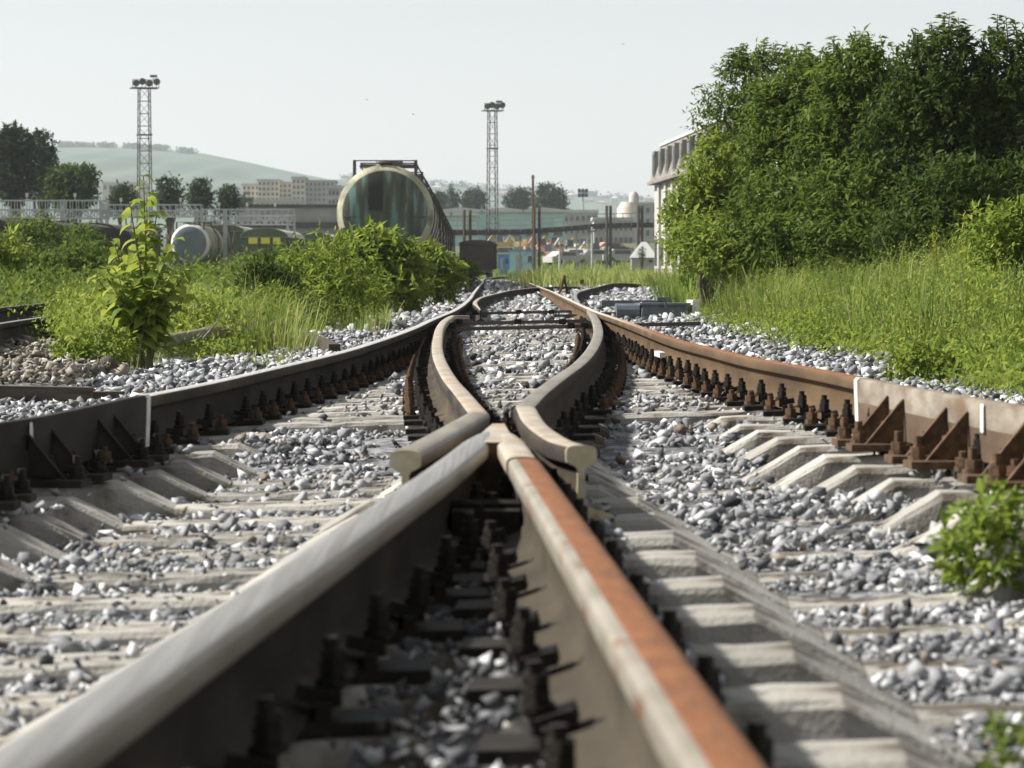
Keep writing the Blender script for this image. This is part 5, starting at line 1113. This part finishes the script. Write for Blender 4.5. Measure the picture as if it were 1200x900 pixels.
def car(px, py, Y, m, label, ln=4.3):
    e = empty("parked_car", meet(px, py), random.uniform(-.6, .6), label, "car", "parked cars in the far yard"); b = MB()
    b.sweep([(-ln / 2, .35), (ln / 2, .35), (ln / 2, .8), (ln * .3, .92), (ln * .14, 1.4), (-ln * .25, 1.42), (-ln * .42, .95), (-ln / 2, .9)], [Vector((0, -.85, 0)), Vector((0, .85, 0))]); b.build("body", M[m], e)
    b = MB(); b.box((-ln * .05, 0, 1.15), (ln * .36, 1.74, .34)); b.build("window", M["window"], e)
    for x in (-ln * .3, ln * .3):
        for y in (-.8, .8): MB().tube([(x, y - .1, .33), (x, y + .1, .33)], .33, 12).build("wheel", M["steel_dark"], e)
for px, py, Y, m, lab in ((683, 309, 290, "white", "white car at the edge of the weeds below the thin dark pole"), (664, 312, 280, "greyblock", "pale grey car low in the weeds left of the pole"), (706, 310, 290, "greyblock", "grey car in front of the dark double posts"), (722, 306, 300, "wagon_green", "dark green car right of the dark double posts"), (730, 310, 285, "greyblock", "grey car left of the white hut"), (718, 299, 330, "red", "reddish car farther back between the two double posts")):
    car(px, py, Y, m, lab)
# distant houses on the far slope
HG = "houses on the far slope"
for i, (px, py, wd) in enumerate(((492, 222, 10), (512, 219, 12), (560, 224, 14), (590, 226, 12), (668, 228, 10), (690, 234, 12), (705, 237, 10), (720, 232, 9), (742, 236, 12), (760, 232, 10))):
    tp = float(np.interp(px, [330, 380, 420, 480, 540, 600, 660, 720, 800], [232, 212, 208, 214, 218, 222, 226, 231, 236])); Y = 3600
    for t in np.linspace(.02, 1, 200):
        Y = 4400 - 1600 * (1 - t); z_ = at(600, tp, 4400).z * t ** .8 + (1 - t) * at(600, 306, 2800).z
        if z_ >= at(px, py + 7, Y).z: break
    o = hut(px - wd / 2, px + wd / 2, py, py + 7, Y, ("facade", "sand", "greyblock")[i % 3], f"{ordn(i)} tiny hazy house from the left on the far slope", ("red", "pale_roof", "shingle")[i % 3], 2.0, "house", HG, "distant_house")

# ------------------------------------------------------------------ trees in the distance
def far_tree(px, ybase, ytop, wpx, Y, label, leaf="far", n=520, k=7, tall=False, group="trees behind the yard"):
    b_ = gbase(px, Y); s = Y / F; up_ = at(px, ybase, Y).z - b_.z; hg = (ybase - ytop) * s; w_ = wpx * s / 2; lobes = []
    m = 9
    for i in range(m):
        a = random.uniform(0, 6.28); q = random.uniform(.1, .62); z = hg * random.uniform(.32, .86); k_ = (1 - abs(z / hg - .5) * 1.1)
        r = w_ * random.uniform(.34, .55) * (.8 if tall else 1)
        lobes.append(((math.cos(a) * q * w_ * k_, math.sin(a) * q * w_ * k_, z), (r, r, min(r * (1.5 if tall else .9), hg - z))))
    lobes.append(((0, 0, hg * .6), (w_ * .7, w_ * .7, hg * .38))); lobes = [((a_[0], a_[1], a_[2] + up_), r_) for a_, r_ in lobes]
    return shrub("tree", b_, lobes, leaf, w_ * .13, n, k, label, "tree", group, ("trunk", "crown"), w_ * .25, 10, hg * .06, .55, hg * .03)
far_tree(15, 262, 150, 80, 246, "large dark tree at the left edge in front of the hill", n=900, tall=True)
far_tree(50, 262, 152, 52, 250, "large dark tree right of the one at the left edge", n=700, tall=True)
far_tree(85, 262, 199, 76, 244, "rounded lighter green tree right of the dark trees", "dark", n=800)
far_tree(145, 262, 214, 44, 256, "dark tree just left of the left mast")
far_tree(200, 265, 205, 46, 262, "dark tree just right of the left mast")
far_tree(235, 265, 210, 44, 266, "dark bushy tree between the left mast and the apartment blocks")
far_tree(268, 268, 216, 38, 256, "dark tree directly left of the apartment blocks")
far_tree(285, 268, 226, 30, 560, "hazy blue green tree beside the apartment blocks")
far_tree(530, 262, 215, 22, 700, "slender hazy tree behind the tank wagon row", tall=True)
far_tree(555, 258, 224, 40, 720, "low hazy tree behind the teal warehouse left of the central mast")
far_tree(605, 258, 224, 44, 720, "hazy tree behind the teal warehouse right of the central mast")
far_tree(645, 262, 218, 48, 700, "largest hazy tree behind the right end of the teal warehouse", n=700)
far_tree(515, 262, 224, 30, 720, "low hazy tree behind the teal shed right of the tank wagons")
for i, (px, yb, yt, wd, Y) in enumerate(((120, 312, 262, 60, 300), (170, 312, 266, 60, 310), (245, 312, 262, 60, 320), (300, 312, 268, 60, 315), (350, 314, 270, 60, 330), (400, 316, 272, 60, 320))):
    far_tree(px, yb, yt, wd, Y, f"{ordn(i)} dark hedge shrub from the left behind the parked wagons", n=260, group="hedge behind the parked wagons")
far_tree(752, 312, 288, 14, 240, "little tree in the weeds left of the white hut", "mid", n=160)

# ------------------------------------------------------------------ hills
def hill(name, prof, Y, depth, label, m, foot=300):
    xs = np.linspace(prof[0][0], prof[-1][0], 160); top = np.interp(xs, [p[0] for p in prof], [p[1] for p in prof]); V = []; n = len(xs); rows = 22
    for r_ in range(rows + 1):
        t = r_ / rows; y = Y - depth * (1 - t)
        for x, ty in zip(xs, top):
            zt = at(600, ty, Y).z; zz = zt * (t ** .8) + (1 - t) * at(600, foot, Y - depth).z + (3 * math.sin(x * .05 + t * 7) + 2 * math.sin(x * .13)) * math.sin(math.pi * t); V.append(((x - 600) * Y / F, y, zz))
    for x, ty in zip(xs, top): V.append(((x - 600) * Y / F, Y + 900, -5))
    rows += 1; i = (np.arange(rows)[:, None] * n + np.arange(n - 1)[None]).ravel(); T = np.concatenate([np.stack([i, i + 1, i + n + 1], -1), np.stack([i, i + n + 1, i + n], -1)])
    o = tri_mesh(name, V, T, m, smooth=True); tag(o, label, kind="structure"); return o
M["hill"] = mat("hill_grass", (.035, .075, .052), (.075, .115, .072), .006, .95, c3=(.11, .12, .085), s3=.0045, detail=8)
HP = [(-250, 176), (0, 172), (70, 171), (130, 172), (190, 175), (240, 180), (290, 190), (340, 201), (400, 213), (470, 232), (560, 262)]
hill("hill", HP, 3900, 2000, "long bare hill sloping down to the right behind the yard", M["hill"], 306)
hill("hill", [(330, 232), (380, 212), (420, 208), (480, 214), (540, 218), (600, 222), (660, 226), (720, 231), (800, 236), (1000, 240)], 4400, 1600, "low far ridge with houses behind the industrial yard", M["hill"], 306)
n = 700; px = np.concatenate([rng.uniform(70, 225, n * 5 // 10), rng.uniform(400, 560, n * 5 // 20), rng.uniform(560, 780, n - n * 5 // 10 - n * 5 // 20)])
PP_, DD, S_, T_ = [], [], [], []
for x in px:
    if x < 240: Y = 3840; yb = np.interp(x, [h_[0] for h_ in HP], [h_[1] for h_ in HP]) + 1.0; hh = 6.5
    else: Y = 4330; yb = np.interp(x, [420, 480, 540, 600, 660, 720, 800], [208, 214, 218, 222, 226, 231, 236]) + random.uniform(0, 8); hh = 9
    if x < 240 and (math.sin(x * .21) + math.sin(x * .083) < -.7): continue
    c = at(x, yb, Y)
    for _ in range(14): PP_.append((c.x + random.gauss(0, 2.7), c.y + random.gauss(0, 4), c.z + random.uniform(-1, hh * .66 * 1.1))); S_.append(random.uniform(2, 3.9)); T_.append(random.random())
o = leaves("tree_line", np.array(PP_), unit(len(PP_)), np.array(S_), np.array(T_), LEAF["far"], aspect=.8); tag(o, "far off line of trees along the crest of the hills", "tree line", kind="stuff")
# birds
M["bird"] = mat("bird_dark", (.03, .03, .03), None)
for px, py, lab in ((430, 117, "tiny bird high in the sky left of the centre mast"), (484, 134, "tiny bird in the sky above the tank wagon row"), (730, 52, "tiny bird high in the sky right of the centre mast")):
    Y = 160; p = at(px, py, Y); b = MB(); b.tube([(-.02, -.1, 0), (0, 0, .01), (.02, .09, 0)], [.012, .03, .008], 6)
    for s in (-1, 1): b.add([(0, -.03, .01), (0, .04, .01), (s * .08, .02, .05), (s * .17, -.03, .02), (s * .08, -.03, .05)], [(0, 1, 2, 4), (4, 2, 3)])
    o = b.build("bird", M["bird"]); o.location = p; tag(o, lab, "bird", "birds in the sky")

# ------------------------------------------------------------------ haze
b = MB(); b.box((0, 2700, 100), (8400, 5800, 214)); m = bpy.data.materials.new("air_haze"); m.use_nodes = True; nt = m.node_tree; nt.nodes.clear()
pv = nt.nodes.new("ShaderNodeVolumePrincipled"); pv.inputs["Color"].default_value = (.86, .94, .98, 1); pv.inputs["Density"].default_value = .00014; pv.inputs["Anisotropy"].default_value = .2
mo = nt.nodes.new("ShaderNodeOutputMaterial"); nt.links.new(pv.outputs[0], mo.inputs["Volume"]); hz = b.build("haze", m); tag(hz, "thin pale haze in the air over the yard", "haze", kind="stuff")
